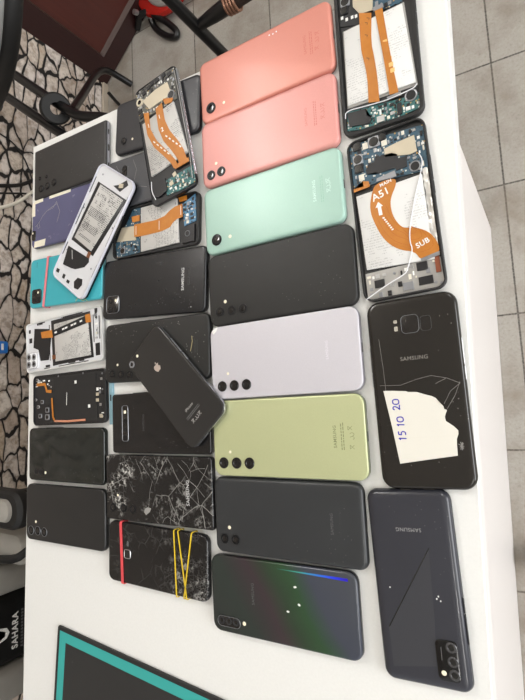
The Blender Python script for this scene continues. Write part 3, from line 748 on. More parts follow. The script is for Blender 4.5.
for q in ((-6, -17), (-8, -15.6), (-9.4, -18.4), (-3, 22)):
    bm = bmesh.new(); prism(bm, [(q[0] + .8 * math.cos(i * 1.2), q[1] + .6 * math.sin(i * 1.2)) for i in range(5)], t, t + .04); link('glue_spot', bm, M_PRINT, r, label='white fleck')
side_keys(r, d, -1); port(r, d)

# -- left column
DGL = lambda n, c, ro=.16, du=.5: mat(n, c, ro, dust=du, var=.1)
r, p, d = root('L1', 'phone', 'matte dark grey square cornered phone with five faint camera rings'); t = shell(r, d, mat('dark_grey_matte_glass', (33, 32, 31), .4, dust=.5, var=.08), mat('grey_polished_frame', (150, 150, 156), .3, .4), corner=3.0, curve=2.2)
for q in p['cam']: lens(r, q, t, 5.2, .8, mat('grey_ring_dark', (44, 44, 46), .2, .8))
for q in p['small']: lens(r, q, t, 2.6, .6, mat('grey_ring_dark', (44, 44, 46), .2, .8))
side_keys(r, d, 1); port(r, d)
for y in (-24, 22):
    bm = bmesh.new(); rbox(bm, .8, 7, .35, [(0, t * .4), (0, t * .4 + 2.2)], d[0] / 2 - .2, y, 4); link('speaker_slot', bm, M_GLASS, r)

r, p, d = root('L2', 'phone', 'slate purple glass phone edged with strips of cream tape')
t = shell(r, d, DGL('slate_purple_glass', (88, 88, 120), .22), mat('dark_blue_frame', (30, 31, 43), .3, .4), corner=8, curve=2.2)
TAPE = mat('cream_paper_tape', (226, 220, 200), .75, var=.05)
for pts in ([(-74.5, 30), (-67, 34.9), (-50, 35.3), (-50, 30.6), (-66, 30)], [(-74.8, 30), (-68, 30), (-67.5, 12), (-74.8, 12)], [(-36, 31.0), (-36, 35.2), (10, 35.2), (10, 31.4)], [(-67, -26.0), (-68, -34.8), (-44, -35.0), (-42, -25.5)]):
    bm = bmesh.new(); prism(bm, pts, t - .05, t + .18); link('tape_strip', bm, TAPE, r)
bm = bmesh.new(); rbox(bm, 9, 15, 3, [(0, t - .2), (.3, t + .5)], -69, -17); mo = link('camera_module', bm, M_GLASS, r); bm = bmesh.new(); disc(bm, -71.2, -13, [(1.6, t + .3), (1.5, t + .6)], 12); link('flash', bm, M_FLASH, mo)
for pts in ([(-66, -4), (-58, 1), (-50, 9), (-40, 15), (-30, 18), (-18, 21)], [(-58, 1), (-56, -6), (-60, -8), (-62, -2), (-56, 3)], [(-40, 15), (-28, 16), (-20, 24)], [(-20, 24), (-12, 8), (-18, -6)]): crack(r, t, pts, .5)

r, p, d = root('L4', 'phone', 'turquoise phone with a square black camera block in a pink band')
r.location.z += .0009
t = shell(r, d, mat('turquoise_gloss', (58, 168, 180), .28, dust=.3, var=.05), mat('pale_turquoise_frame', (110, 160, 166), .3, .4), corner=7, curve=1.6)
bm = bmesh.new(); rbox(bm, 21, 20.5, 4.5, [(0, t - .2), (0, t + .9), (.6, t + 1.3)], -58, -19); mo = link('camera_module', bm, M_GLASS, r)
for q in ((-63, -14), (-63, -24), (-53, -24)): lens(mo, q, t + 1.1, 3.4, .6, M_RING, False)
flash(mo, (-54, -14), t + 1.2, 1.7)
fine_print(r, (-60, 27), t, mat('dark_teal_ink', (30, 92, 100), .5), 1, 8)
bm = bmesh.new(); tube(bm, [(q.x, q.y, q.z) for q in smooth([(26, -34, t + .4), (30, -30, t + .9), (35, -31, t + 1.2), (40, -35, t + .6), (46, -33, t + .6), (49, -36, t + .4)])], .35, 6); link('stray_wire', bm, mat('pale_yellow_wire', (196, 192, 110), .5), r)
side_keys(r, d, 1)

GRN = DGL('green_black_glossy_glass', (28, 31, 28), .08)
r, p, d = root('L7', 'phone', 'glossy green black phone below the stripped frame, with a pill shaped camera'); t = shell(r, d, GRN, mat('dark_green_frame', (33, 37, 34), .25, .6), corner=7, curve=2.0)
bm = bmesh.new(); rbox(bm, 22, 9.5, 4.6, [(0, t - .2), (0, t + .6), (.5, t + .9)], -53, -23.6); mo = link('camera_module', bm, M_GLASS, r)
for q in p['cam']: lens(mo, q, t + .7, 3.5, .5, M_RING, False)
flash(r, (-38.5, -24), t, 2.0); fine_print(r, p['logo'][0], t, mat('faint_green_grey_ink', (43, 47, 43), .4), 1, 16); side_keys(r, d, 1); port(r, d)

r, p, d = root('L8', 'phone', 'satin black phone with three ringed cameras, nearest the mat on the left'); t = shell(r, d, mat('satin_black_plastic', (34, 34, 34), .33, var=.08), M_BLACK, corner=9, curve=1.8)
for q in p['cam']: lens(r, q, t, 5.6, .8, mat('thin_bright_ring', (30, 30, 31), .25, .5))
for q in p['cam']:
    bm = bmesh.new(); tube(bm, [(q[0] + 5.7 * math.cos(i * PI / 14), q[1] + 5.7 * math.sin(i * PI / 14), t + .5) for i in range(28)], .28, 6, True); link('bright_ring', bm, M_CHIPG, r)
flash(r, p['flash'][0], t, 1.9); side_keys(r, d, 1); port(r, d)

# -- middle column, whole phones
r, p, d = root('M1', 'phone', 'dark phone with one camera pinned under the tilted opened phone'); t = shell(r, d, mat('dark_slate_plastic', (46, 46, 49), .32, dust=.4, var=.08), mat('blue_black_rim', (28, 30, 36), .18, .4), corner=8, curve=2.6)
lens(r, p['cam'][0], t, 4.6); flash(r, p['flash'][0], t, 1.6); side_keys(r, d, 1); port(r, d)
fine_print(r, (-22, 2), t, M_GREYINK, 1, 16)
r, p, d = root('M1b', 'phone', 'scuffed grey phone half buried between the two crossing opened phones'); t = shell(r, d, mat('scuffed_grey_glass', (70, 71, 75), .3, dust=1.0, var=.2), M_BLACK, corner=8, curve=1.8)
q = p['cam'][0]; bm = bmesh.new(); rbox(bm, 9, 18, 4.2, [(0, t - .2), (.4, t + .6)], q[0] + .5, q[1] - 2); mo = link('camera_module', bm, M_GLASS, r); lens(mo, (q[0], q[1] + 2), t + .4, 3.6, .6)
flash(mo, (q[0], q[1] - 7.5), t + .5, 1.2)
for pts in ([(-50, 25), (-44, 16), (-40, 5), (-42, -10)], [(-20, 26), (-14, 12), (-18, 0)], [(-24, -18), (-10, -10), (4, -14)]): crack(r, t, pts, .3)

BLG = DGL('black_gloss_plastic', (27, 28, 30), .22)
r, p, d = root('M4', 'phone', 'black phone with a square four camera block and upright silver lettering'); t = shell(r, d, BLG, M_BLACK, corner=7, curve=2.0)
bm = bmesh.new(); rbox(bm, 22, 21.5, 4.5, [(0, t - .2), (0, t + .8), (.5, t + 1.1)], -62, -19.6); mo = link('camera_module', bm, M_GLASS, r)
bm = bmesh.new(); tube(bm, [(q[0], q[1], t + .9) for q in rr(22.1, 21.6, 4.6, 7, -62, -19.6)], .28, 6, True); link('module_rim', bm, M_CHIPG, mo)
for q in p['cam']: lens(mo, q, t + .9, 3.7, .6, M_RING)
flash(mo, p['flash'][0], t + 1.0, 1.9)
text('lettering', 'SAMSUNG', 3.8, p['logo'][0], t, M_SILVERINK, r, bold=.12); fine_print(r, p['fine'][0], t, mat('dark_grey_ink', (55, 56, 56), .5), 2, 18)
bm = bmesh.new(); disc(bm, 62, -31, [(.5, t), (.4, t + .05)], 8); link('scuff', bm, M_PRINT, r); side_keys(r, d, -1); port(r, d)

SCF = mat('scuffed_black_plastic', (28, 28, 27), .4, dust=1.2, var=.25)
r, p, d = root('M5', 'phone', 'scuffed black phone with three cameras, partly under the askew phone with fruit emblem'); t = shell(r, d, SCF, M_BLACK, corner=8, curve=2.2)
for q in p['cam']: lens(r, q, t, 4.8)
flash(r, p['flash'][0], t, 1.6)
bm = bmesh.new(); stroke(bm, [(57.5, 12), (58.2, 6), (56.8, 0), (55.5, -5)], .8, t + .02); link('scratch', bm, mat('yellowed_scratch', (176, 164, 120), .6), r)
fine_print(r, (63, 0), t, mat('dark_grey_ink', (55, 56, 56), .5), 3, 14); side_keys(r, d, 1)

r, p, d = root('M6', 'phone', 'glossy black phone with a vertical silver rimmed camera bar'); t = shell(r, d, DGL('deep_black_glass', (25, 24, 24), .1), mat('pale_steel_frame', (150, 150, 150), .22, .85), corner=4, curve=2.2)
bm = bmesh.new(); rbox(bm, 9.6, 42, 2.6, [(0, t - .2), (0, t + .5), (.4, t + .8)], -51.4, 0); mo = link('camera_module', bm, M_GLASS, r)
bm = bmesh.new(); tube(bm, [(q[0], q[1], t + .6) for q in rr(9.8, 42.2, 2.7, 7, -51.4, 0)], .35, 6, True); link('module_rim', bm, M_CHIPG, mo)
for q in p['cam'][1:]: lens(mo, q, t + .6, 3.1, .5, M_RING, False)
bm = bmesh.new(); rbox(bm, 4, 4, .8, [(0, t + .6), (.2, t + .95)], -51.4, 13.5, 4); link('flash', bm, M_FLASH, mo)
text('lettering', 'SAMSUNG', 2.8, p['logo'][0], t, mat('dim_silver_ink', (84, 84, 84), .35, .3), r); side_keys(r, d, 1)

r, p, d = root('M7', 'phone', 'dark grey phone with a bitten fruit emblem lying askew across others')
t = shell(r, d, mat('space_grey_glass', (43, 42, 41), .14), mat('satin_aluminium_frame', (176, 177, 182), .25, .9), corner=10, curve=1.6)
lens(r, p['cam'][0], t, 4.2, 1.0, M_CHIPG); flash(r, (p['flash'][0][0] - .4, p['flash'][0][1]), t, 1.8)
ax, ay = p['apple'][0]; k = .62; APL = mat('rose_silver_emblem', (206, 192, 182), .3, .5)
# emblem outline: u to the right, v up when the phone stands upright (u = local +y, v = local -x)
half = [(0, 5.6), (1.2, 6.2), (3.2, 6.6), (5.4, 5.9), (6.9, 4.2), (7.5, 1.6), (7.2, -1.4), (6.0, -4.6), (4.2, -7.2), (2.6, -8.0), (1.2, -7.5), (0, -7.2)]
out = half + [(-u, w) for u, w in half[-2:0:-1]]
bite = []
for u, w in out:
    if (u - 8.2) ** 2 + (w - 1.4) ** 2 < 3.3 ** 2:
        if not bite or bite[-1] != 'B': bite.append('B')
    else: bite.append((u, w))
arc = [(8.2 + 3.3 * math.cos(a), 1.4 + 3.3 * math.sin(a)) for a in [math.radians(105 + 15 * i) for i in range(11)]]
outl = []
for q in bite: outl += arc if q == 'B' else [q]
bm = bmesh.new(); prism(bm, [(ax - w * k, ay + u * k) for u, w in outl], t + .01, t + .07); em = link('fruit_emblem', bm, APL, r)
leaf = [(.2, 6.9), (.6, 8.6), (1.8, 10.2), (3.4, 10.9), (3.3, 9.4), (2.3, 7.8)]
bm = bmesh.new(); prism(bm, [(ax - w * k, ay + u * k) for u, w in leaf], t + .01, t + .07); link('emblem_leaf', bm, APL, em)
text('lettering', 'iPhone', 3.2, (33.6, -2), t, mat('light_grey_lettering', (178, 176, 172), .4), r); fine_print(r, (41, -2), t, M_GREYINK, 2, 22)
icons(r, [(48.3, -8), (48.3, -2), (48.3, 4)], t, mat('light_grey_lettering', (178, 176, 172), .4)); side_keys(r, d, 1, M_CHIPG); port(r, d)

r, p, d = root('M8', 'phone', 'black phone with its back glass shattered all over'); t = shell(r, d, cracked_mat('shattered_black_glass', (25, 24, 24), -.056, .9, 34, .4, .45), M_BLACK, corner=4, curve=1.8)
for q in p['cam']: lens(r, q, t, 5.0, .7, M_RING)
flash(r, p['flash'][0], t, 1.5); text('lettering', 'SAMSUNG', 4.0, p['logo'][0], t, M_SILVERINK, r, bold=.1)
for pts in ([(34, 30), (50, 12), (70, -4)], [(50, 12), (60, 6), (62, -12), (70, -36)], [(76, 30), (62, 8), (46, -10), (38, -32)], [(-4, 10), (-10, -14), (-14, -24)], [(30, 8), (40, -4)], [(40, 34), (52, 22), (72, 26)], [(52, 22), (50, 12)], [(58, 34), (64, 24), (78, 14)], [(-30, 34), (-24, 24), (-20, 10)], [(0, 36), (4, 24), (12, 18)], [(20, -10), (24, -24), (22, -36)], [(10, -36), (18, -28), (30, -34)]):
    jag = [pts[0]]
    for a_, b_ in zip(pts, pts[1:]): jag += [(a_[0] * .5 + b_[0] * .5 + random.uniform(-1.6, 1.6), a_[1] * .5 + b_[1] * .5 + random.uniform(-1.6, 1.6)), b_]
    crack(r, t, jag, random.uniform(.18, .42))
bm = bmesh.new(); prism(bm, [(-17, -22), (-12, -20), (-7, -21), (-9, -25), (-15, -29), (-18, -26)], t, t + .05); link('chipped_glass', bm, CRACK, r)
side_keys(r, d, 1)

r, p, d = root('M9', 'phone', 'small black phone held together by red and yellow rubber bands'); r.location.z += .0012
t = shell(r, d, cracked_mat('cracked_black_glass', (22, 21, 21), .070, .75, 60, .08, .12), M_BLACK, corner=9, curve=2.2)
bm = bmesh.new(); rbox(bm, 9.4, 9.4, 2.2, [(0, t - .2), (0, t + .5), (.4, t + .9)], *p['cam'][0]); mo = link('camera_module', bm, M_GLASS, r)
bm = bmesh.new(); tube(bm, [(q[0], q[1], t + .6) for q in rr(9.6, 9.6, 2.3, 7, *p['cam'][0])], .55, 6, True); link('module_rim', bm, M_STEEL, mo)
bm = bmesh.new(); rbox(bm, 3, 6, .8, [(0, t - .1), (.1, t + .12)], -42, 11, 4); link('flash', bm, M_GREYINK, r); side_keys(r, d, 1)

def band(key, a, b, w, th, c, label, lift=0.0, name='rubber_band', gap=0.0):
    """closed elastic loop round a phone between two edge points (local mm)"""
    p = PHONES[key]; x, y, an = p['pose']; t = p['dim'][2]
    half = p['dim'][1] / 2 + .35
    dx, dy = b[0] - a[0], b[1] - a[1]
    A = (a[0] + dx * ((half - a[1]) / dy), half); B = (a[0] + dx * ((-half - a[1]) / dy), -half)
    u = Vector((B[0] - A[0], B[1] - A[1], 0)); L = u.length; u.normalize(); s = Vector((-u.y, u.x, 0))
    base = gap + .9
    prof = rr(L + 2 * th, t + 1.5 + 2 * th + lift, 2.2, 5); inn = rr(L, t + 1.5 + lift, 1.6, 5); zc = base + t / 2
    bm = bmesh.new(); vs = []
    for (po, pi) in zip(prof, inn):
        row = []
        for q, k in ((po, -1), (po, 1), (pi, 1), (pi, -1)):
            c0 = Vector((A[0], A[1], 0)) + u * (L / 2 + q[0]) + s * (k * w / 2); row.append(bm.verts.new((c0.x, c0.y, max(zc + q[1], -.1 + (.02 if k > 0 else .02)))))
        vs.append(row)
    n = len(vs)
    for i in range(n):
        for k in range(4): bm.faces.new((vs[i][k], vs[i][(k + 1) % 4], vs[(i + 1) % n][(k + 1) % 4], vs[(i + 1) % n][k]))
    o = link(name, bm, mat('rubber_%d_%d_%d' % c, c, .5), sharp=60)
    o.location = at(x, y, p['z'] + .25); o.rotation_euler = (0, 0, math.radians(an))
    return tag(o, label, 'rubber band', 'rubber bands round phones')
P9 = PHONES['M9']
band('M9', *P9['red'], 3.6, .7, (222, 78, 84), 'wide red rubber band round the small black cracked phone')
band('M9', *P9['y1'], 1.2, .8, (222, 190, 46), 'yellow rubber band, left of the three round the black phone')
band('M9', *P9['y2'], 1.2, .8, (222, 190, 46), 'yellow rubber band crossing slantwise between its two neighbours', .0)
band('M9', *P9['y3'], 1.2, .8, (222, 190, 46), 'yellow rubber band, rightmost of the three round the black phone')
band('L4', *PHONES['L4']['band'], 4.0, .6, (226, 128, 134), 'pink rubber band round the turquoise phone')

# ------------------------------------------------------------------ opened phones
def tray(r, d, rim, floor_m, corner=8, wall=1.8, depth=3.2, rim_label=None, chamfer=.5, low=1.6):
    """mid frame with a raised rim, display under it; returns height of its floor"""
    a, b, t = d; zf = t - depth
    bm = bmesh.new(); rbox(bm, a - 1.2, b - 1.2, corner - .6, [(1.2, 0), (0.2, 0.7), (0, low)]); link('display', bm, M_SCREEN, r)
    bm = bmesh.new()
    R = lambda i: rr(a - 2 * i, b - 2 * i, corner - i)
    loft(bm, [(R(wall), zf + .05), (R(wall), t - .2), (R(wall - .3), t), (R(chamfer), t), (R(0), t - chamfer), (R(0), low + .8), (R(.5), low + .05)], False, False)
    link('frame', bm, rim, r, rim_label)
    bm = bmesh.new(); rbox(bm, a - 2 * wall + .1, b - 2 * wall + .1, corner - wall, [(0, low + .1), (0, zf)]); link('mid_plate', bm, floor_m, r)
    return zf
def part(name, r, pts, z0, z1, m, label=None):
    bm = bmesh.new(); prism(bm, pts, z0, z1); return link(name, bm, m, r, label)
def clampbox(q, d, m=4):
    return (max(-d[0] / 2 + m, min(d[0] / 2 - m, q[0])), max(-d[1] / 2 + m, min(d[1] / 2 - m, q[1])))
def clamp(pts, d, m=2.0): return [clampbox(q, d, m) for q in pts]
def camera_block(r, q, z, s, m=None, round_=True):
    bm = bmesh.new(); rbox(bm, s, s, 1.0, [(0, z), (0, z + 1.2), (.3, z + 1.5)], q[0], q[1], 4); o = link('camera_module', bm, m or M_STEEL, r)
    bm = bmesh.new(); disc(bm, q[0], q[1], [(s * .43, z + 1.4), (s * .43, z + 1.7), (s * .2, z + 1.75)]); link('lens_glass', bm, M_GLASS, o)
def screw(r, q, z):
    bm = bmesh.new(); disc(bm, q[0], q[1], [(1.3, z), (1.3, z + .4), (.6, z + .45), (.5, z + .25)], 14); link('screw', bm, M_CHIPG, r)
def speaker_disc(r, q, z, ro):
    bm = bmesh.new(); disc(bm, q[0], q[1], [(ro, z), (ro, z + .8), (ro * .9, z + 1.0), (ro * .8, z + .8)]); o = link('vibration_motor', bm, M_CHIPG, r)
    bm = bmesh.new(); disc(bm, q[0], q[1], [(ro * .78, z + .7), (ro * .76, z + .95)]); link('motor_cap', bm, M_CHIP, o)
def chips(r, n, poly, z, seed, avoid=()):
    """scatter small soldered parts inside a polygon, each a part of its own"""
    rnd = random.Random(seed); xs = [q[0] for q in poly]; ys = [q[1] for q in poly]; k = 0; tries = 0
    def inside(x, y):
        c = False; j = len(poly) - 1
        for i in range(len(poly)):
            if (poly[i][1] > y) != (poly[j][1] > y) and x < (poly[j][0] - poly[i][0]) * (y - poly[i][1]) / (poly[j][1] - poly[i][1]) + poly[i][0]: c = not c
            j = i
        return c
    used = list(avoid)
    while k < n and tries < 900:
        tries += 1; x, y = rnd.uniform(min(xs), max(xs)), rnd.uniform(min(ys), max(ys)); a, b = rnd.uniform(1.4, 5.0), rnd.uniform(1.2, 4.0)
        if not all(inside(x + u * (a / 2 + .3), y + w * (b / 2 + .3)) for u in (-1, 1) for w in (-1, 1)): continue
        if any(abs(x - X) < (a + A) / 2 + .4 and abs(y - Y) < (b + B) / 2 + .4 for X, Y, A, B in used): continue
        used.append((x, y, a, b)); k += 1
        bm = bmesh.new(); box(bm, x, y, z, a, b, rnd.uniform(.5, 1.0)); link('chip', bm, rnd.choice([M_CHIP, M_CHIP, M_CHIPG, M_STEEL, M_CREAM, M_PRINT]), r)
def slab(name, r, pts, z0, z1, m, label=None, e=.5):
    """battery style pillow: inset top edge"""
    cx = sum(q[0] for q in pts) / len(pts); cy = sum(q[1] for q in pts) / len(pts)
    ar = sum(pts[i][0] * pts[(i + 1) % len(pts)][1] - pts[(i + 1) % len(pts)][0] * pts[i][1] for i in range(len(pts)))
    if ar < 0: pts = pts[::-1]
    ins = [(q[0] + (cx - q[0]) * .03, q[1] + (cy - q[1]) * .03) for q in pts]
    bm = bmesh.new(); loft(bm, [(pts, z0), (pts, z1 - e), (ins, z1)]); return link(name, bm, m, r, label)
def wire(name, r, pts, z, ro, m, bow=1.2):
    P = smooth([(q[0], q[1], z + bow * (.5 + .5 * math.sin(i * 2.1))) for i, q in enumerate(pts)], 2)
    bm = bmesh.new(); tube(bm, P, ro, 7); return link(name, bm, m, r)
def bbox_avoid(pts): 
    xs = [q[0] for q in pts]; ys = [q[1] for q in pts]
    return ((min(xs) + max(xs)) / 2, (min(ys) + max(ys)) / 2, max(xs) - min(xs), max(ys) - min(ys))

M_PLATE = mat('grey_magnesium_plate', (168, 166, 162), .4, .4, var=.12); M_DARKPLATE = mat('dark_mid_plate', (30, 30, 31), .45, var=.15)
# R2: opened phone with the wide A51 ribbon
r, p, d = root('R2', 'opened_phone', 'opened phone with a wide curved amber ribbon crossed by a white cable'); zf = tray(r, d, M_BLK2, M_DARKPLATE, 9); t = d[2]
part('circuit_board', r, clamp(p['pcb'], d, 2.2), zf + .05, zf + 1.0, M_PCB); zb = zf + 1.0
part('metal_shield', r, p['shield'], zb, zb + .9, M_SHIELD); GR = [(-45.6, -20.6), (-51, -17), (-51, -12), (-54.5, -10.5), (-54.2, 4), (-51.5, 4.2), (-51.2, 9), (-47, 9.5), (-46.5, 16.8), (-36.8, 16.4), (-36.4, 6.5), (-39, 6), (-39.2, -10.8), (-41, -11), (-41.5, -20.1)]
part('graphite_sheet', r, GR, zb, zb + .9, M_GRAPH)
av = [bbox_avoid(p['shield']), bbox_avoid(p['graphite'])]
for q, s in zip(p['cams'], (9.5, 10.5, 8.5, 8, 7)):
    q = clampbox(q, d, s / 2 + 2.2); camera_block(r, q, zb, s, M_CHIPG if s > 9 else M_CHIP); av.append((q[0], q[1], s, s))
for q in p['tan']:
    bm = bmesh.new(); box(bm, q[0], q[1], zb, 6, 5, .8); link('metal_can', bm, M_CREAM, r); av.append((q[0], q[1], 6, 5))
speaker_disc(r, clampbox(p['disc'][0], d, 7.5), zb, 5.0); av.append((*p['disc'][0], 11, 11))
chips(r, 34, clamp(p['pcb'], d, 2.4), zb, 11, av)
Q = clamp(p['battery'], d, 3.2); slab('battery', r, [Q[0], (Q[1][0], Q[1][1] - 2.5), (Q[2][0], Q[2][1] - 2.5), Q[3]], zf + .1, t - .7, M_BATT)
part('connector_tab', r, clamp(p['tab'], d, 2.2), t - 1.0, t - .7, M_FLEX)
part('lower_plate', r, clamp(p['floor'], d, 2.2), zf + .05, zf + .5, M_PLATE)
R = p['ribbon']; left, right = R[0:13], R[13:19][::-1]
right = [R[18], R[17], R[16], R[15], R[14], R[13]] if False else [R[19], R[18], R[17], R[16], R[15], R[14], R[13]]
left = R[0:13]
bm = bmesh.new(); prism(bm, [(q.x, q.y) for q in smooth([(q[0], q[1], 0) for q in R[:19]], 2, True)], t - .55, t - .3); rb = link('ribbon_cable', bm, M_FLEX, r)
A_, B_ = resample(smooth([(q[0], q[1], 0) for q in left]), 30), resample(smooth([(q[0], q[1], 0) for q in right]), 30)
for f_ in (.12, .24, .36, .48):
    bm = bmesh.new(); stroke(bm, [A_[i].lerp(B_[i], f_) for i in range(8, 29)], .35, t - .29, .05); link('trace', bm, M_FLEXD, rb)
for k in ('conn', 'conn2'): part('connector', r, clamp(p[k], d, 2.2), t - .75, t - .2, M_CHIPG)
zt = t - .22
text('lettering', 'MAIN', 3.0, p['t_main'][0], zt, M_PRINT, rb, math.radians(102), bold=.1); text('lettering', 'A51', 6.6, p['t_a51'][0], zt, M_PRINT, rb, math.radians(104), bold=.18)
text('lettering', 'SUB', 4.6, p['t_sub'][0], zt, M_PRINT, rb, math.radians(108), bold=.15)
ax, ay = p['arrow'][0]; bm = bmesh.new(); prism(bm, [(ax - 6.5, ay - .6), (ax - 1.5, ay + 3.4), (ax - 1.5, ay + 1.5), (ax + 6.5, ay + 2.0), (ax + 6.5, ay - 1.2), (ax - 1.5, ay - 1.7), (ax - 1.5, ay - 3.6)], zt, zt + .05); link('printed_arrow', bm, M_PRINT, rb)
for q in p['t_small']: fine_print(rb, q, zt, M_PRINT, 1, 0.1) if False else None
bm = bmesh.new()
for i in range(7): box(bm, 4 + i * 2.1, -9.5 + i * 1.1, zt, 1.4, 1.8, .05)
link('small_print', bm, M_PRINT, rb)
zl = zf + .5
for i, q in enumerate(p['bits']):
    q = clampbox(q, d, 5)
    if i in (0, 3, 5, 10): bm = bmesh.new(); box(bm, q[0], q[1], zl, 7, 9 if i != 5 else 12, 1.2); link('speaker_cover' if i == 5 else 'bracket', bm, M_CHIP if i != 3 else M_CHIPG, r)
    elif i in (1, 4, 6, 7): screw(r, q, zl)
    else: bm = bmesh.new(); box(bm, q[0], q[1], zl, 4.5, 3.5, 1.0); link('bracket', bm, M_CHIPG if i % 2 else M_CHIP, r)
bm = bmesh.new(); box(bm, 56, 30.5, zl, 14, 4, 1.2); link('copper_flex', bm, mat('red_brown_flex', (130, 66, 36), .4), r)
wire('antenna_cable', r, clamp(p['wire'], d, .6), t - .1, .5, M_WHITE, .5)
bm = bmesh.new(); rw = []
for i in range(25):
    x_ = -30 + i * 3.1; k_ = random.uniform(-.5, .5)
    rw.append([bm.verts.new((x_ + random.uniform(-.8, .8), 28.6 + j * 1.15 + k_ * (j == 0), t - 1.0 + random.uniform(-.5, .6))) for j in range(5)])
for i in range(24):
    for j in range(4): bm.faces.new((rw[i][j], rw[i + 1][j], rw[i + 1][j + 1], rw[i][j + 1]))
link('crumpled_foil', bm, mat('crumpled_silver_foil', (205, 203, 198), .3, .6), r, sharp=10)
chips(r, 16, clamp(p['floor'], d, 4.0), zl, 77, [(q[0], q[1], 9, 10) for q in p['bits']])
side_keys(r, d, 1)

# R1: opened phone with two ribbons
r, p, d = root('R1', 'opened_phone', 'opened phone with two amber ribbons overhanging the far table end'); zf = tray(r, d, M_BLK2, M_DARKPLATE, 9, 3.4); t = d[2]
part('circuit_board', r, clamp(p['pcb'] , d, 3.6), zf + .05, zf + 1.0, M_PCB); part('circuit_board', r, clamp(p['pcbtop'], d, 3.6), zf + .05, zf + 1.0, M_GRAPH); zb = zf + 1
part('metal_shield', r, p['shield'], zb, zb + .9, M_SHIELD); av = [bbox_avoid(p['shield'])]
for q, s in zip(p['cams'], (9.5, 8)): camera_block(r, q, zb, s, M_CHIPG if s > 9 else M_CHIP); av.append((*q, s, s))
for q in p['chips']: bm = bmesh.new(); box(bm, q[0], q[1], zb, 3, 2.4, .7); link('chip', bm, M_PRINT, r)
chips(r, 12, clamp(p['pcb'], d, 3.8), zb, 5, av)
Q = clamp(p['battery'], d, 4.2); slab('battery_bay', r, [(Q[0][0] - 2, Q[0][1] - 1.6), (Q[1][0] - 2, Q[1][1] + 1.6), (Q[2][0] + 2, Q[2][1] + 1.2), (Q[3][0] + 2, Q[3][1] - 1)], zf + .05, zf + .8, M_PLATE)
slab('battery', r, Q, zf + .85, t - .7, M_BATT)
R = p['rib1']; bm = bmesh.new(); strip(bm, [R[0], R[9], R[8], R[7], R[6]], R[1:6], t - .55, .25, 30, lambda u: .9 * math.exp(-((u - .5) / .12) ** 2)); r1 = link('ribbon_cable', bm, M_FLEX, r)
R = p['rib2']; bm = bmesh.new(); strip(bm, [R[0], R[7], R[6], R[5]], R[1:5], t - .55, .25, 30, lambda u: .5 * math.sin(u * 3)); r2 = link('ribbon_cable', bm, M_FLEX, r)
for q in ((-30, -5), (-26, -7), (-14, -8), (10, -8)):
    bm = bmesh.new(); stroke(bm, [(q[0] - 1.5, q[1] - 1.5), (q[0], q[1] + 1), (q[0] + 1.6, q[1] + .2)], .5, t - .28 + (.9 if q[0] > 5 else 0), .05); link('pen_mark', bm, M_CHIP, r1)
for i in range(6): bm = bmesh.new(); box(bm, 0 + i * 6, 8.6 + i * .9, t + .12, 4, 4, .05); link('printed_patch', bm, mat('pale_amber_print', (238, 190, 120), .45), r2)
for k in ('conn', 'conn2'): part('connector', r, p[k], t - .8, t - .2, M_CHIPG)
part('sub_board', r, clamp(p['sub'], d, 3.6), zf + .05, zf + 1.0, M_PCBT); av = [bbox_avoid(p['spk'])]
part('loudspeaker', r, clamp(p['spk'], d, 3.8), zb, zb + 1.5, M_CHIP); speaker_disc(r, clampbox(p['disc'][0], d, 9.5), zb, 5.6); av.append((*p['disc'][0], 12, 12))
bm = bmesh.new(); box(bm, 71.0, -1.5, zb, 6, 7, 1.2); link('usb_socket', bm, M_STEEL, r); av.append((71, -1.5, 7, 8))
bm = bmesh.new(); box(bm, 67.5, 16, zb, 11, 4, 1.2); link('slot_cover', bm, M_CHIP, r); av.append((67.5, 16, 12, 5))
chips(r, 24, clamp(p['sub'], d, 4.0), zb, 9, av)
for q in ((72.6, -16), (66, -32), (68, 33)): screw(r, clampbox(q, d, 4.6), zb)
wire('antenna_cable', r, clamp(p['wire'], d, 3.0), t - .6, .5, M_WHITE, .3); side_keys(r, d, 1)

# M2: opened phone lying slantwise on top of two phones
r, p, d = root('M2', 'opened_phone', 'opened phone tilted across others, ribbons printed 1 and 2'); d = (d[0], d[1], 5.6); zf = tray(r, d, mat('dark_steel_rim', (43, 43, 46), .3, .6), M_DARKPLATE, 8, 1.0, 1.0); t = 7.9
for z_, m_ in ((2.4, M_CHROME), (4.2, M_CHROME), (5.6, M_CHIPG)):
    bm = bmesh.new(); tube(bm, [(-72, d[1] / 2 - .2, z_), (66, d[1] / 2 - .2, z_)], .7, 8); link('side_rail', bm, m_, r)
part('circuit_board', r, clamp(p['pcb'], d, 1.0), zf + .05, zf + 1, pcb_mat('olive_grey_board', (52, 55, 55), (112, 110, 100))); zb = zf + 1
part('metal_shield', r, p['shield'], zb, zb + .9, M_SHIELD); av = [bbox_avoid(p['shield'])]
q = clampbox(p['cam'][0], d, 7); lens(r, q, zb + .3, 5.2, 1.6, M_SHIELD); av.append((*q, 9, 9)); q = clampbox(p['disc'][0], d, 7); speaker_disc(r, q, zb, 5.6); av.append((*q, 10, 10))
for q in p['chips']:
    q = clampbox(q, d, 5); bm = bmesh.new(); box(bm, q[0], q[1], zb, 5, 6, 1.0, .2); link('chip', bm, M_CHIP, r); av.append((*q, 6, 7))
chips(r, 40, clamp(p['pcb'], d, 2.2), zb, 21, av)
slab('battery', r, clamp(p['battery'], d, 1.6), zf + .1, t - .7, M_BATTG)
R = p['rib1']; bm = bmesh.new(); strip(bm, [R[0], R[7], R[6], R[5]], R[1:5], t - .55, .25, 30); r1 = link('ribbon_cable', bm, M_FLEX, r)
R = p['rib2']; R = list(R); R[3] = (25.5, 24.5); R[4] = (48, 28.5); R[5] = (48, 17.5); R[6] = (34, 13.5)
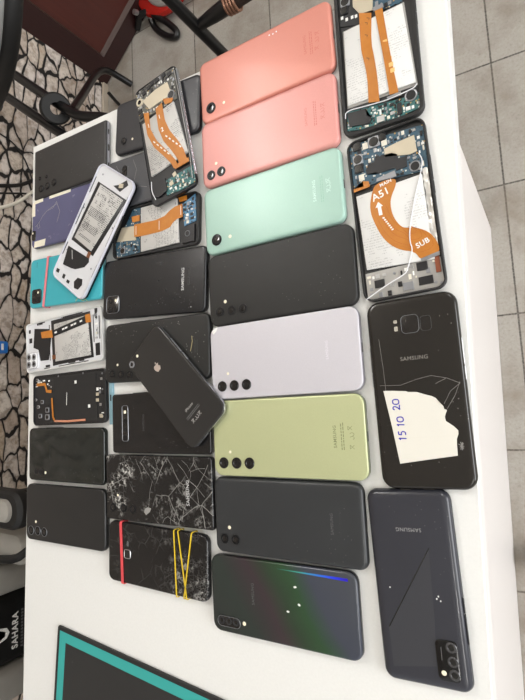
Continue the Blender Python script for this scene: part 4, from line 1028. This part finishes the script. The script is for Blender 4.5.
bm = bmesh.new(); strip(bm, [R[0], R[7], R[6], R[5]], R[1:5], t - .52, .25, 30); r2 = link('ribbon_cable', bm, M_FLEX, r)
part('connector_tab', r, p['tab'], t - .9, t - .6, M_FLEX)
text('lettering', '1', 5, p['digits'][0], t - .24, M_PRINT, r1, math.radians(95), bold=.15); text('lettering', '1', 5, p['digits'][1], t - .22, M_PRINT, r2, math.radians(95), bold=.15); text('lettering', '2', 5.5, (-7, .8), t - .22, M_PRINT, r2, math.radians(95), bold=.15)
for i in range(5):
    bm = bmesh.new(); box(bm, 4 + i * 5.5, 5 + i * 4.2, t - .24, 3.6, 1.6, .05, .65); link('printed_dash', bm, M_PRINT, r2)
    bm = bmesh.new(); box(bm, 2 + i * 6, -14 + i * 4.4, t - .26, 4.0, 1.4, .05, .65); link('printed_dash', bm, M_PRINT, r1)
part('connector', r, [(44, 9), (44, 30), (49, 30), (49, 9)], t - .8, t - .58, M_FLEX)
part('sub_board', r, clamp(p['sub'], d, 1.2), zf + .05, zf + 1, M_PCBT); part('loudspeaker', r, clamp(p['spk'], d, 2.6), zf + .05, zf + 2.2, M_CHIP)
for q in p['bits'][:2]: bm = bmesh.new(); box(bm, q[0], q[1], zb, 5, 5, .9, .3); link('gold_socket', bm, M_SHIELD, r)
chips(r, 18, clamp(p['sub'], d, 2.4), zb, 33, [(53.6, 6, 6, 6), (62, -.4, 6, 6)])
wire('antenna_cable', r, [(-70, 31.4), (-40, 32.2), (0, 32.0), (40, 32.4), (70, 30)], t - 1.4, .6, M_STEEL, .3)
wire('speaker_rim', r, [(48, -28), (60, -30), (72, -26)], t - .6, .5, M_WHITE, .2)

# M3: opened phone with one short ribbon
r, p, d = root('M3', 'opened_phone', 'opened phone with a grey battery crossed by one stepped amber ribbon'); zf = tray(r, d, M_BLK2, M_DARKPLATE, 8, 1.6); t = d[2]
part('circuit_board', r, clamp(p['pcb'], d, 2), zf + .05, zf + 1, M_PCB); zb = zf + 1; part('metal_shield', r, clamp(p['shield'], d, 2.4), zb, zb + .9, M_SHIELD)
camera_block(r, clampbox(p['cam'][0], d, 7), zb, 8, M_CHIPG); slab('battery', r, clamp(p['battery'], d, 2.6), zf + .1, t - .7, M_BATTG)
part('sub_board', r, clamp(p['sub'], d, 2), zf + .05, zf + 1, pcb_mat('bright_blue_board', (58, 104, 140), (96, 146, 178))); av = [(52.3, -16.4, 14, 14)]
part('loudspeaker', r, [(44, -8), (62, -6), (62, -26), (44, -27)], zf + .05, zf + 2.0, M_CHIP); speaker_disc(r, (52.3, -16.4), zf + 2.0, 3.6)
R = p['rib']; bm = bmesh.new(); strip(bm, R[0:4], [R[8], R[7], R[6], R[5], R[4]], t - .55, .25, 30); rb = link('ribbon_cable', bm, M_FLEX, r)
for x in (-29, 9, 42): bm = bmesh.new(); stroke(bm, [(x, 6 if x < 40 else 18), (x + .3, -5 if x < 40 else 7)], .7, t - .28, .05); link('printed_mark', bm, M_PRINT, rb)
for k in ('tab', 'tab2'): part('connector_tab', r, clamp(p[k], d, 2.2), t - 1.2, t - .8, M_FLEX)
chips(r, 14, clamp(p['sub'], d, 2.4), zb, 3, []); chips(r, 10, [(-62, -12), (-25, -13), (-25, -27), (-60, -27)], zb, 4, [(-52, -21.6, 9, 9)])
side_keys(r, d, -1)

# L3: white opened phone lying slantwise
r, p, d = root('L3', 'opened_phone', 'white framed opened phone lying slantwise with grey labelled battery'); zf = tray(r, d, mat('white_lilac_frame', (204, 204, 214), .28), mat('white_mid_plate', (212, 213, 216), .4), 10, 2.0, 1.6, chamfer=.8, low=4.0); t = d[2]
# camera end of this phone points to the near left of the table (local -x)
slab('battery_well', r, p['well'], zf + .02, zf + .5, M_CHIP); slab('battery', r, p['batt'], zf + .5, zf + 1.3, label_mat('dense_label_wrap', (196, 194, 190), (60, 60, 62), .95))
part('cover_plate', r, p['plate'], zf + .02, zf + .8, M_CHIP, 'black shield plate'); part('cut_out', r, p['cut'], zf + .02, zf + .3, M_GRAPH)
I = mat('dark_print_ink', (46, 46, 47), .5)
icons(r, [(46, y_) for y_ in (16, 8, 0, -8, -16)] + [(36, 14), (36, 4)], zf + 1.3, I)
fine_print(r, (22, 2), zf + 1.3, I, 6, 34); fine_print(r, (2, 4), zf + 1.3, I, 5, 30); fine_print(r, (-12, 6), zf + 1.3, I, 2, 26)
bm = bmesh.new(); box(bm, 70, -16, zf + .3, 5, 7, 1.0, .4); link('jack_socket', bm, M_SHIELD, r)
for q, s in zip(p['cut2'], ((6, 5), (5, 6), (4, 6))):
    q = clampbox(q, d, 8); bm = bmesh.new(); box(bm, q[0], q[1], zf + .02, s[0], s[1], .4, .1); link('cut_out', bm, M_CHIP, r)
part('cut_out', r, p['cut3'], zf + .02, zf + .4, M_CHIP)
for x_, w_ in ((52, 22), (10, 30), (-40, 18)):
    for y_ in (-35.3, 35.3): bm = bmesh.new(); box(bm, x_, y_, zf + .02, w_, 1.2, .3); link('edge_slot', bm, M_CHIP, r)
bm = bmesh.new(); box(bm, -27, -14, zf + .8, 8, 6, .4, .1); link('flex_tab', bm, mat('brown_flex', (120, 70, 36), .4), r)
bm = bmesh.new(); stroke(bm, [(-36, 20), (-46, 12)], .7, zf + .8); link('printed_mark', bm, M_PRINT, r)
for q in ((-40, 30), (-40, -28), (70, 25), (20, 33), (20, -33)): screw(r, q, zf + .02)
bm = bmesh.new(); box3(bm, -30, 40, -38.9, -38.2, 2.2, 5.4, .2); link('button_slot', bm, M_CHIP, r)

# L5: white opened phone in the left column
r, p, d = root('L5', 'opened_phone', 'white framed opened phone with four ringed cameras and black ribbon'); zf = tray(r, d, mat('white_frame', (206, 206, 204), .35, var=.05), mat('white_mid_plate', (212, 213, 216), .4), 6, 2.0, 1.6); t = d[2]
slab('battery_well', r, clamp(p['well'], d, 2.6), zf + .02, zf + .5, M_CHIP); slab('battery', r, p['batt'], zf + .5, zf + 1.3, M_BATTG)
part('cover_plate', r, p['plate'], zf + .02, zf + .7, M_CHIP, 'black shield plate')
bm = bmesh.new(); rbox(bm, 25, 23, 5, [(0, zf), (0, t + .4), (.8, t + .9)], -64.2, -18.6); cb = link('camera_bump', bm, M_WHITE, r)
bm = bmesh.new(); tube(bm, [(q[0], q[1], t + .75) for q in rr(24.2, 22.2, 4.6, 7, -64.2, -18.6)], .3, 6, True); link('bump_rim', bm, M_CHIPG, cb)
for q in p['cam']: lens(cb, q, t + .7, 4.6, .7, M_CHIPG)
z1 = zf + 1.45
bm = bmesh.new(); strip(bm, [p['rib'][0], p['rib'][1]], [p['rib'][3], p['rib'][2]], z1, .2, 12); rb = link('ribbon_cable', bm, M_CHIP, r)
for x in (-12, 4, 10, 22, 28, 40): bm = bmesh.new(); box(bm, x, 13 + (x + 20) * .135, z1 + .2, 5, 2.4, .05, .13); link('printed_patch', bm, M_PRINT, rb)
for k in ('tab', 'tab2'): part('flex_tab', r, p[k], z1 + .0, z1 + .35, M_FLEX)
bm = bmesh.new(); box(bm, -17.3, -19.5, z1, 7, 6, .3); link('flex_tab', bm, mat('brown_flex', (120, 70, 36), .4), r)
for q, s in zip(p['cuts'], ((8, 16), (6, 7), (9, 3), (14, 2.4), (12, 3), (5, 6), (4, 5), (10, 2))):
    q = clampbox(q, d, 3.2); bm = bmesh.new(); box(bm, q[0], q[1], zf + .02, s[0], s[1], .4); link('cut_out', bm, M_CHIP, r)
for x_, y_, a_, b_ in ((22, 32.7, 40, 1.3), (-45, 32.7, 16, 1.5), (20, -32.8, 60, 1.4), (-35, -32.7, 12, 1.6), (73, 8, 1.4, 30), (62, 8, 1.4, 36), (-27.5, 2, 1.2, 50)):
    bm = bmesh.new(); box(bm, x_, y_, zf + .02, a_, b_, .3); link('edge_slot', bm, M_CHIP, r)
chips(r, 8, [(63.5, 30), (72, 30), (72, -8), (63.5, -8)], zf + .05, 61)
for q in ((-50, 31), (0, 33), (40, -33), (68, 20), (68, 5), (-36, 0), (68, -5), (65, 26)): screw(r, clampbox(q, d, 3.4), zf + .02)

# L6: black stripped phone frame
r, p, d = root('L6', 'opened_phone', 'stripped black phone frame with a thin amber flex beside its cameras'); zf = tray(r, d, mat('dark_metal_frame', (52, 52, 53), .3, .6), M_DARKPLATE, 7, 1.8, 1.8); t = d[2]
part('shield_plate', r, clamp(p['plate'], d, 2.6), zf + .02, zf + .8, M_BLK2)
def flexline(pts, w, m=M_FLEX): bm = bmesh.new(); stroke(bm, pts, w, zf + .9, .2); link('flex_cable', bm, m, r)
flexline([(-66, 22), (-48, 22), (-44, 12), (-34, 11)], 4.2); flexline([(-33.2, 2), (-31, -24), (-28, -28)], 3.0); flexline([(-28, -29.2), (-1, -30.2), (34, -29.4)], 2.6, mat('pink_copper_flex', (206, 140, 110), .4))
bm = bmesh.new(); rbox(bm, 27, 22, 2, [(0, zf), (0, zf + .9)], -53.7, -17.5, 4); mo = link('camera_bracket', bm, M_CHIP, r)
for q, s in zip(p['rects'], (5, 8, 7, 9, 4, 6, 5)):
    q = clampbox(q, d, 6); bm = bmesh.new(); rbox(bm, s, s * .9, 1, [(0, zf + .9), (.2, zf + 1.7)], q[0], q[1], 4); o = link('camera_module', bm, M_CHIPG if s > 5 else M_STEEL, r)
    bm = bmesh.new(); disc(bm, q[0], q[1], [(s * .33, zf + 1.6), (s * .3, zf + 1.8)], 14); link('lens_glass', bm, M_GLASS, o)
chips(r, 16, [(-70, 30), (-34, 30), (-34, 14), (-46, 20), (-70, 18)], zf + .05, 55); chips(r, 12, [(58, 29), (69, 29), (69, -29), (58, -29)], zf + .05, 56)
for q in p['white']: bm = bmesh.new(); box(bm, q[0], q[1], zf + .8, 4, 4, .3); link('sticker', bm, M_PRINT, r)
for q in p['gold']: bm = bmesh.new(); box(bm, clampbox(q, d, 4)[0], q[1], zf + .8, 5, 4, .6); link('contact', bm, M_SHIELD, r)
bm = bmesh.new(); stroke(bm, [(-2, 8), (-3, -9)], .9, zf + .81); link('printed_mark', bm, M_PRINT, r)
for q in ((-64, 29), (-20, 31), (30, 31.2), (66, 28), (66, -26), (66, 8)): screw(r, clampbox(q, d, 3.4), zf + .1)

# ------------------------------------------------------------------ small things on the table
bm = bmesh.new(); box3(bm, -3, 3, -29, 29, 0, 3.2, .3); o = link('phone_side_frame', bm, mat('pale_blue_metal', (150, 190, 205), .3, .4)); o.location = at(-467, -30, .1); o.rotation_euler = (0, 0, math.radians(1.5))
tag(o, 'narrow pale blue frame strip between two black phones', 'frame strip')
bm = bmesh.new(); rbox(bm, 2.2, 8, .8, [(0, 3.15), (.1, 3.4)], 0, 4, 4); link('slot', bm, M_CHIP, o)

p = PHONES['R3']; x, y, an = p['pose']
note = thing('paper_note', 'torn white paper note with blue handwritten numbers on the cracked phone', 'note', at(x, y, p['z'] + p['dim'][2] + .45), math.radians(an))
bm = bmesh.new(); prism(bm, p['paper'], 0, .18); link('paper', bm, mat('white_paper', (224, 221, 211), .8, var=.02), note)
bm = bmesh.new(); stroke(bm, [(39.2, -21.8), (38, 26)], .4, .18, .05); link('fold_line', bm, mat('paper_fold', (222, 219, 208), .8), note)
INK = mat('blue_ballpoint_ink', (48, 38, 168), .5)
def hand(pts, c, s=1.0):           # pts in reading frame: u right, v up; the line runs towards local -x
    bm = bmesh.new(); P = smooth([(c[0] - u * s, c[1] - w * s, 0) for u, w in pts], 2); stroke(bm, [(q.x, q.y) for q in P], 1.0, .19, .06); link('handwriting', bm, INK, note)
Z = [(0, 2.6), (-1.6, 2.4), (-2.3, 0), (-1.7, -2.4), (0, -2.8), (1.7, -2.2), (2.2, 0), (1.6, 2.4), (.2, 2.8), (-.6, 2.3)]
c15, c10, c20 = p['digits'][2], p['digits'][1], p['digits'][0]
hand([(-3.9, 1.6), (-2.6, 3.2), (-2.6, 3.2), (-2.8, 0), (-3, -3.2)], c15); hand([(3.2, 3.2), (.8, 3.0), (.6, 3.0), (.3, .6), (.4, .6), (2.2, .9), (3.2, -.8), (2.2, -2.9), (0, -2.8)], c15)
hand([(-3.6, 1.6), (-2.4, 3.1), (-2.4, 3.1), (-2.6, 0), (-2.8, -3.2)], c10); hand([(u + 1.9, w) for u, w in Z], c10)
hand([(-4.6, 1.6), (-4.0, 3.0), (-2.4, 3.1), (-1.6, 1.6), (-2.6, -.6), (-4.6, -2.8), (-4.6, -2.8), (-3, -2.4), (-.4, -2.8)], c20); hand([(u + 2.2, w + .2) for u, w in Z], c20)

# soldering mat
mt = thing('repair_mat', 'black silicone repair mat with turquoise border at the near table end', 'mat', at(-564.0, -317.2, .1), math.radians(-4.1))
a, b = 420, 300
bm = bmesh.new(); rbox(bm, a, b, 3, [(.6, 0), (0, .6), (0, 2.4), (.6, 3)], a / 2, -b / 2); link('base', bm, mat('black_silicone', (33, 33, 33), .55, var=.1), mt)
def ring(bm, x0, y0, x1, y1, w, z0, z1):
    o = [(x0, y0), (x1, y0), (x1, y1), (x0, y1)]; i = [(x0 + w, y0 + w), (x1 - w, y0 + w), (x1 - w, y1 - w), (x0 + w, y1 - w)]
    loft(bm, [(i, z0), (i, z1), (o, z1), (o, z0)], False, False)
bm = bmesh.new(); ring(bm, 5, -b + 5, a - 5, -5, 12, 2.9, 3.12); link('border', bm, mat('turquoise_silicone', (54, 164, 158), .5), mt)
t = NT('ribbed_black_silicone'); v = t.coord(); w_ = t.n('ShaderNodeTexWave', wave_type='BANDS', bands_direction='DIAGONAL'); w_.inputs['Scale'].default_value = 260; t.l(v, w_.inputs['Vector'])
t.base(t.mix(w_.outputs['Color'], lin((33, 33, 33)), lin((43, 43, 43)))); t.b.inputs['Roughness'].default_value = .5; t.bump(w_.outputs['Fac'], .3, .0006)
bm = bmesh.new(); box3(bm, 17.5, a - 17.5, -b + 17.5, -17.5, 2.9, 3.1); link('work_field', bm, t.m, mt)
bm = bmesh.new(); disc(bm, 32, -36, [(.7, 3.1), (.6, 3.3)], 10); link('pale_dot', bm, M_GREYINK, mt)

# ------------------------------------------------------------------ behind the table
TUBE = mat('black_powder_coated_tube', (11, 11, 12), .3); RUB = mat('black_rubber', (24, 24, 24), .6)
def rel(x, y, z): return (x, y, 760 + z)
ch = thing('tubular_chair', 'black tubular steel chair standing between the table and the stone wall', 'chair')
bm = bmesh.new(); tube(bm, smooth([rel(-1252, 909, -300), rel(-1069, 763, -300), rel(-932, 655, -300), rel(-893, 640, -306), rel(-830, 618, -306), rel(-780, 590, -306), rel(-720, 560, -306)], 1), 12, 12); link('seat_rail', bm, TUBE, ch)
bm = bmesh.new(); tube(bm, [rel(-1290, 862, -300), rel(-1249, 828, -300), rel(-987, 627, -300), rel(-880, 545, -300)], 12, 12); link('seat_rail', bm, TUBE, ch)
bm = bmesh.new(); tube(bm, [rel(*q) for q in ((-1252, 909, -300), (-1290, 885, -302), (-1290, 862, -300))], 12, 12); link('cross_rail', bm, TUBE, ch)
bm = bmesh.new(); tube(bm, smooth([rel(-951, 675, -306), rel(-1054, 816, -420), rel(-1157, 975, -540), rel(-1219, 1070, -620), rel(-1231, 1102, -660), rel(-1221, 1100, -700), rel(-1204, 1089, -747)], 2), 11, 12); link('front_leg', bm, TUBE, ch)
bm = bmesh.new(); tube(bm, [rel(-1268, 1054, -700), rel(-1278, 1044, -757)], 6, 10); link('leg_stub', bm, TUBE, ch)
for x0, y0, x1, y1 in ((-720, 560, -720, 560), (-880, 545, -800, 480)):
    bm = bmesh.new(); tube(bm, [rel(x0, y0, -302), rel(x1, y1, -758)], 10, 10); link('leg', bm, TUBE, ch)
bm = bmesh.new(); rbox(bm, 62, 62, 31, [(0, -16), (0, 16)], 0, 0, 10)
bm.free(); bm = bmesh.new(); n = 28; rows = []
ux = Vector((-.788, .616, 0)); uz = Vector((0.55, 0.70, .45)).normalized(); c = Vector(rel(-1000, 692, -296))
nn = Vector((.80, -.42, .42)).normalized(); ax1 = nn.cross(Vector((0, 0, 1))).normalized(); ax2 = nn.cross(ax1).normalized()
for i in range(n):
    a_ = 2 * PI * i / n; row = []
    for ro, h in ((14, -13), (33, -13), (37, -9), (37, 9), (33, 13), (14, 13)): row.append(bm.verts.new(c + (ax1 * math.cos(a_) + ax2 * math.sin(a_)) * ro + nn * h))
    rows.append(row)
for i in range(n):
    for k in range(6): bm.faces.new((rows[i][k], rows[i][(k + 1) % 6], rows[(i + 1) % n][(k + 1) % 6], rows[(i + 1) % n][k]))
link('rubber_ring', bm, RUB, ch)
# curved dark back shell with a grey edge, standing up behind the seat
bm = bmesh.new(); L = []; 
for i in range(13):
    u = i / 12; zz = -300 + 520 * u; x_ = -1180 + 330 * u; y_ = 800 + 10 * u
    L.append((x_, y_, zz))
tube(bm, smooth([rel(-1170, 735, -240), rel(-1144, 711, -220), rel(-1018, 701, -170), rel(-930, 712, -130), rel(-872, 733, -100), rel(-838, 771, -80), rel(-820, 850, -50)], 1), 21, 14); link('back_shell', bm, RUB, ch)
bm = bmesh.new(); tube(bm, smooth([rel(-985, 693, -128), rel(-916, 692, -98), rel(-858, 712, -68), rel(-822, 748, -48), rel(-800, 830, -20)], 1), 8, 10); link('back_trim', bm, mat('grey_trim', (150, 152, 150), .35), ch)

st = thing('tubular_stand', 'black upright tube stand with a branch arm behind the coral phone', 'stand')
X, Y = -479.4, 613.4
bm = bmesh.new(); tube(bm, [(X, Y, 16), (X, Y, 900)], 10.5, 16); link('upright_tube', bm, TUBE, st)
bm = bmesh.new(); tube(bm, [(X, Y, 14), (X, Y, 1)], [60, 62], 24); link('base', bm, TUBE, st)
bm = bmesh.new(); tube(bm, [(X + 8, Y, 564), (X + 40, Y, 568), (X + 82, Y, 574)], [9, 12, 14], 14); link('branch_arm', bm, TUBE, st)
for i in range(4):
    bm = bmesh.new(); x_ = X + 74 + i * 5.6
    tube(bm, [(x_, Y + 16 * math.cos(2 * PI * k / 20), 575 + 16 * math.sin(2 * PI * k / 20)) for k in range(20)], 2.6, 8, True); link('copper_winding', bm, M_COPPER, st)
bm = bmesh.new(); tube(bm, [(X + 82, Y, 575), (X + 140, Y, 580)], 13, 14); link('arm_end', bm, mat('dark_brown_handle', (44, 30, 24), .6), st)

rd = thing('red_machine', 'low red machine with a grey rimmed round dial on black tube feet', 'machine', (-0.983, 1.378, 0))
RED = mat('glossy_red_paint', (160, 30, 22), .25)
bm = bmesh.new(); disc(bm, -36, 6, [(112, 18), (124, 26), (128, 36), (124, 46), (113, 52)], 44); link('body', bm, RED, rd)
bm = bmesh.new(); disc(bm, 0, 0, [(111, 50), (111, 58), (106, 62), (94, 62), (90, 57)], 44); dl = link('dial_rim', bm, mat('grey_rim', (158, 156, 152), .35, .3), rd)
bm = bmesh.new(); disc(bm, 0, 0, [(91, 53), (90, 57), (30, 59)], 40); link('dial_face', bm, mat('dark_dial_face', (36, 37, 38), .4), dl)
bm = bmesh.new(); prism(bm, [(-8, -52), (6, -76), (18, -70), (24, -44), (8, -36), (2, -54)], 58.5, 61); link('dial_mark', bm, M_PRINT, dl)
def rk(x, y, z): return (x + 983, y - 1378, 760 + z)
bm = bmesh.new(); tube(bm, smooth([rk(-1083, 1290, -722), rk(-1060, 1268, -724), rk(-1024, 1240, -735), rk(-985, 1195, -745), rk(-996, 1178, -747), rk(-1042, 1205, -747), rk(-1088, 1250, -745), rk(-1092, 1278, -730)], 2), 11, 12); link('foot_loop', bm, TUBE, rd)
bm = bmesh.new(); tube(bm, smooth([rk(-1090, 1300, -720), rk(-1138, 1302, -716), rk(-1160, 1298, -738), rk(-1176, 1290, -748)], 2), 11, 12); link('foot', bm, TUBE, rd)
for q in ((60, 90), (-90, 80)): bm = bmesh.new(); tube(bm, [(q[0], q[1], 20), (q[0], q[1], 1)], 14, 12); link('foot', bm, TUBE, rd)
bm = bmesh.new(); tube(bm, [rk(-1134, 1304, -708), rk(-1138, 1300, -694)], 9, 10); link('bolt', bm, M_STEEL, rd)

# gaming chair with the lettered back, tucked in on the wall side
gc = thing('gaming_chair', 'black and grey gaming chair with white lettering and bull emblem on its back', 'chair', (-1.05, -0.53, 0))
BLKF = mat('black_leatherette', (18, 18, 18), .5, var=.2); GRYF = mat('grey_leatherette', (160, 157, 150), .55, var=.08)
def cushion(name, x0, x1, y0, y1, z0, z1, m, e=14):
    bm = bmesh.new(); q = lambda i: rr(x1 - x0 - 2 * i, y1 - y0 - 2 * i, 20, 5, (x0 + x1) / 2, (y0 + y1) / 2)
    loft(bm, [(q(e), z0), (q(e * .3), z0 + e * .35), (q(0), z0 + e), (q(0), z1 - e), (q(e * .3), z1 - e * .35), (q(e), z1)]); return link(name, bm, m, gc)
cushion('back_cushion', -90, -4, -73, 77, 440, 1120, BLKF); cushion('back_wing', -86, 4, 79, 146, 440, 1060, GRYF); cushion('back_wing', -86, 4, -150, -75, 440, 1060, GRYF)
cushion('seat', -70, 250, -200, 200, 330, 430, BLKF)
cushion('seat_bolster', -60, 240, 205, 245, 360, 470, GRYF)
cushion('seat_bolster', -60, 240, -245, -205, 360, 470, GRYF)
cushion('shoulder_wing', -60, 88, 158, 224, 486, 560, GRYF)
bm = bmesh.new(); tube(bm, smooth([(-58, 162, 562), (20, 168, 564), (78, 176, 562), (90, 192, 540), (84, 216, 500)], 1), 9, 8); link('piping', bm, BLKF, gc)
for s in (1, -1):
    bm = bmesh.new(); rbox(bm, 250, 72, 34, [(6, 610), (0, 618), (0, 634), (6, 642)], 85, s * 300 + (0 if s > 0 else 0)); ar = link('armrest', bm, BLKF, gc)
    bm = bmesh.new(); rbox(bm, 220, 44, 22, [(0, 640), (3, 648), (10, 651)], 80, s * 300); link('arm_pad', bm, GRYF, ar)
    bm = bmesh.new(); tube(bm, [(60, s * 300, 612), (60, s * 296, 420), (60, s * 220, 345)], 16, 10); link('arm_post', bm, BLKF, gc)
bm = bmesh.new(); tube(bm, [(80, 0, 330), (80, 0, 110)], [34, 26], 16); link('gas_lift', bm, TUBE, gc)
for k in range(5):
    a_ = k * 2 * PI / 5 + .3; e_ = (80 + 230 * math.cos(a_), 230 * math.sin(a_))
    bm = bmesh.new(); tube(bm, [(80, 0, 110), (e_[0], e_[1], 72)], [24, 16], 10); lg = link('base_leg', bm, TUBE, gc)
    bm = bmesh.new(); tube(bm, [(e_[0] - 16, e_[1], 27), (e_[0] + 16, e_[1], 27)], 26, 16); link('caster', bm, RUB, lg)
# lettering on the back cushion: reads along -y seen from the table, letters stand upright (up = +z)
FACE = Matrix(((0, 0, 1, 0), (1, 0, 0, 0), (0, 1, 0, 0), (0, 0, 0, 1)))
gt = text('lettering', 'SAHARA', 13.5, (-3.2, 2), 0, M_PRINT, gc, rot=FACE, th=.8, bold=.4)
gt.location = (0.0, -0.006, 0.507)
bm = bmesh.new()
for i in range(12): box3(bm, -3.6, -2.9, -44 + i * 7, -40 + i * 7, 489, 494)
link('small_print', bm, M_GREYINK, gc)
bull = [(-30, 42), (-26, 30), (-16, 24), (-12, 14), (-10, 0), (-5, -10), (5, -10), (10, 0), (12, 14), (16, 24), (26, 30), (30, 42), (33, 28), (26, 18), (17, 14), (15, 2), (11, -14), (0, -20), (-11, -14), (-15, 2), (-17, 14), (-26, 18), (-33, 28)]
bm = bmesh.new(); prism(bm, [(y_, z_) for y_, z_ in bull], 0, .8)
bmesh.ops.transform(bm, matrix=FACE, verts=bm.verts); bmesh.ops.translate(bm, vec=(-3.4, -2, 541), verts=bm.verts); link('bull_emblem', bm, M_PRINT, gc)
bm = bmesh.new(); prism(bm, [(-8, 12), (8, 12), (7, -2), (3, -7), (-3, -7), (-7, -2)], 0, .8); bmesh.ops.transform(bm, matrix=FACE, verts=bm.verts); bmesh.ops.translate(bm, vec=(-3.4, -2, 541), verts=bm.verts); link('bull_emblem', bm, M_PRINT, gc)

# cables hanging along the stone wall
def cable(pts, ro, m, label):
    bm = bmesh.new(); tube(bm, smooth(pts, 2), ro, 8); return tag(link('cable', bm, m), label, 'cable', 'cables on the stone wall')
CBK = mat('black_cable_sheath', (16, 15, 15), .5)
cable([rel(-1338, 590, -322), rel(-1338, 602, -357), rel(-1338, 625, -419), rel(-1338, 657, -461), rel(-1338, 730, -560), rel(-1338, 800, -752)], 5.4, CBK, 'thick black cable crossing the stone wall beside the white one')
cable([rel(-1341, 570, -325), rel(-1341, 580, -358), rel(-1341, 620, -470), rel(-1341, 616, -560), rel(-1341, 596, -757)], 2.6, CBK, 'thin black cable on the stone wall between thick black and white')
cable([rel(-1338.5, 505, -300), rel(-1338.5, 534, -359), rel(-1338.5, 573, -420), rel(-1338.5, 627, -465), rel(-1338.5, 670, -520)], 5, mat('cream_cable_sheath', (226, 220, 206), .5), 'cream white cable sagging across the stone wall')
cable([rel(-1340, 764, -340), rel(-1340, 754, -400), rel(-1340, 714, -440), rel(-1340, 640, -470)], 2.2, CBK, 'thin black looped cable high on the stone wall near the chair')
bm = bmesh.new(); rbox(bm, 40, 34, 6, [(3, 0), (0, 3), (0, 26), (3, 30)]); bmesh.ops.rotate(bm, cent=(0, 0, 0), matrix=Matrix.Rotation(PI / 2, 3, 'Y'), verts=bm.verts)
pl = link('wall_plug', bm, mat('bright_blue_plastic', (36, 120, 210), .4)); pl.location = (-1.343, .126, .76 - .362); tag(pl, 'small bright blue plug on the stone wall', 'plug')
bm = bmesh.new(); box3(bm, 31, 34, -9, 9, -3, 3, .5); link('plug_stripe', bm, M_PRINT, pl)
# black chair castor at the right picture edge
cs = thing('castor_wheel', 'black rubber castor on the floor right of the table', 'wheel', (-0.043, -0.378, 0))
bm = bmesh.new(); tube(bm, [(-9, 0, 25), (9, 0, 25)], 24, 20); link('tyre', bm, RUB, cs)
bm = bmesh.new(); tube(bm, [(-13, 0, 25), (13, 0, 25)], 8, 12); link('axle', bm, M_STEEL, cs)

# ------------------------------------------------------------------ light
def lamp(x, y, lx, ly, e, label, z=2.70):  # fixtures out of view, added to light the scene
    o = thing('unseen_ceiling_light', label, 'lamp', (x, y, z), 0, 'unseen ceiling lights')
    bm = bmesh.new(); ring(bm, -lx / 2, -ly / 2, lx / 2, ly / 2, 14, -14, 49); link('housing', bm, M_WHITE, o)
    bm = bmesh.new(); box3(bm, -lx / 2 + 15, lx / 2 - 15, -ly / 2 + 15, ly / 2 - 15, -8, 30); link('diffuser', bm, mat('lit_diffuser', (254, 252, 249), .5, emit=e), o)
    if z < 2.69:
        for k in (-1, 1): bm = bmesh.new(); tube(bm, [(0, k * ly * .35, 49), (0, k * ly * .35, (2.749 - z) * 1000)], 5, 8); link('hanger', bm, M_STEEL, o)
    return o
lamp(-1.17, 1.32, 200, 1250, 23, 'unseen long ceiling light over the stone wall side', 2.36)  # hung where its reflection streaks the satin phones
lamp(0.75, -1.25, 220, 1250, 22, 'unseen long ceiling light over the near right floor')  # added light, kept where its reflection misses the table
lamp(0.55, 1.6, 220, 1250, 20, 'unseen long ceiling light over the far right floor')
def area(name, loc, target, sx, sy, e, c=(1, 1, 1)):
    L = bpy.data.lights.new(name, 'AREA'); L.shape = 'RECTANGLE'; L.size = sx; L.size_y = sy; L.energy = e; L.color = c
    o = bpy.data.objects.new(name, L); COL.objects.link(o); o.location = loc
    o.rotation_euler = (Vector(target) - Vector(loc)).to_track_quat('-Z', 'Y').to_euler()
area('window_daylight', (2.5, -0.2, 1.75), (-0.3, 0.0, 0.7), 2.2, 1.5, 84, (0.97, 0.985, 1.0))
w = bpy.data.worlds.new('World'); bpy.context.scene.world = w; w.use_nodes = True
w.node_tree.nodes['Background'].inputs[0].default_value = (.99, .99, .985, 1); w.node_tree.nodes['Background'].inputs[1].default_value = .8

# ------------------------------------------------------------------ camera
cam = bpy.data.cameras.new('Camera'); co = bpy.data.objects.new('Camera', cam); COL.objects.link(co)
R0 = ((0.859528576151251, -0.02575409193870204, -0.51043839346959), (-0.06932217600607654, -0.9953747101596058, -0.06651031715803439), (-0.506364555131168, 0.09255221835857129, -0.8573383370547014))
M = Matrix(((R0[0][0], -R0[1][0], -R0[2][0]), (R0[0][1], -R0[1][1], -R0[2][1]), (R0[0][2], -R0[1][2], -R0[2][2]))).to_4x4()
M.translation = (0.00437, -0.02711, TOP + 0.42617)
co.matrix_world = M
cam.sensor_width = 36; cam.sensor_fit = 'AUTO'; cam.lens = 481.571 / 700 * 36; cam.clip_start = .01
sc = bpy.context.scene; sc.camera = co
sc.view_settings.view_transform = 'Standard'; sc.view_settings.look = 'None'; sc.view_settings.exposure = -0.19; sc.view_settings.gamma = 1.0
try: sc.view_settings.use_curve_mapping = False
except Exception: pass
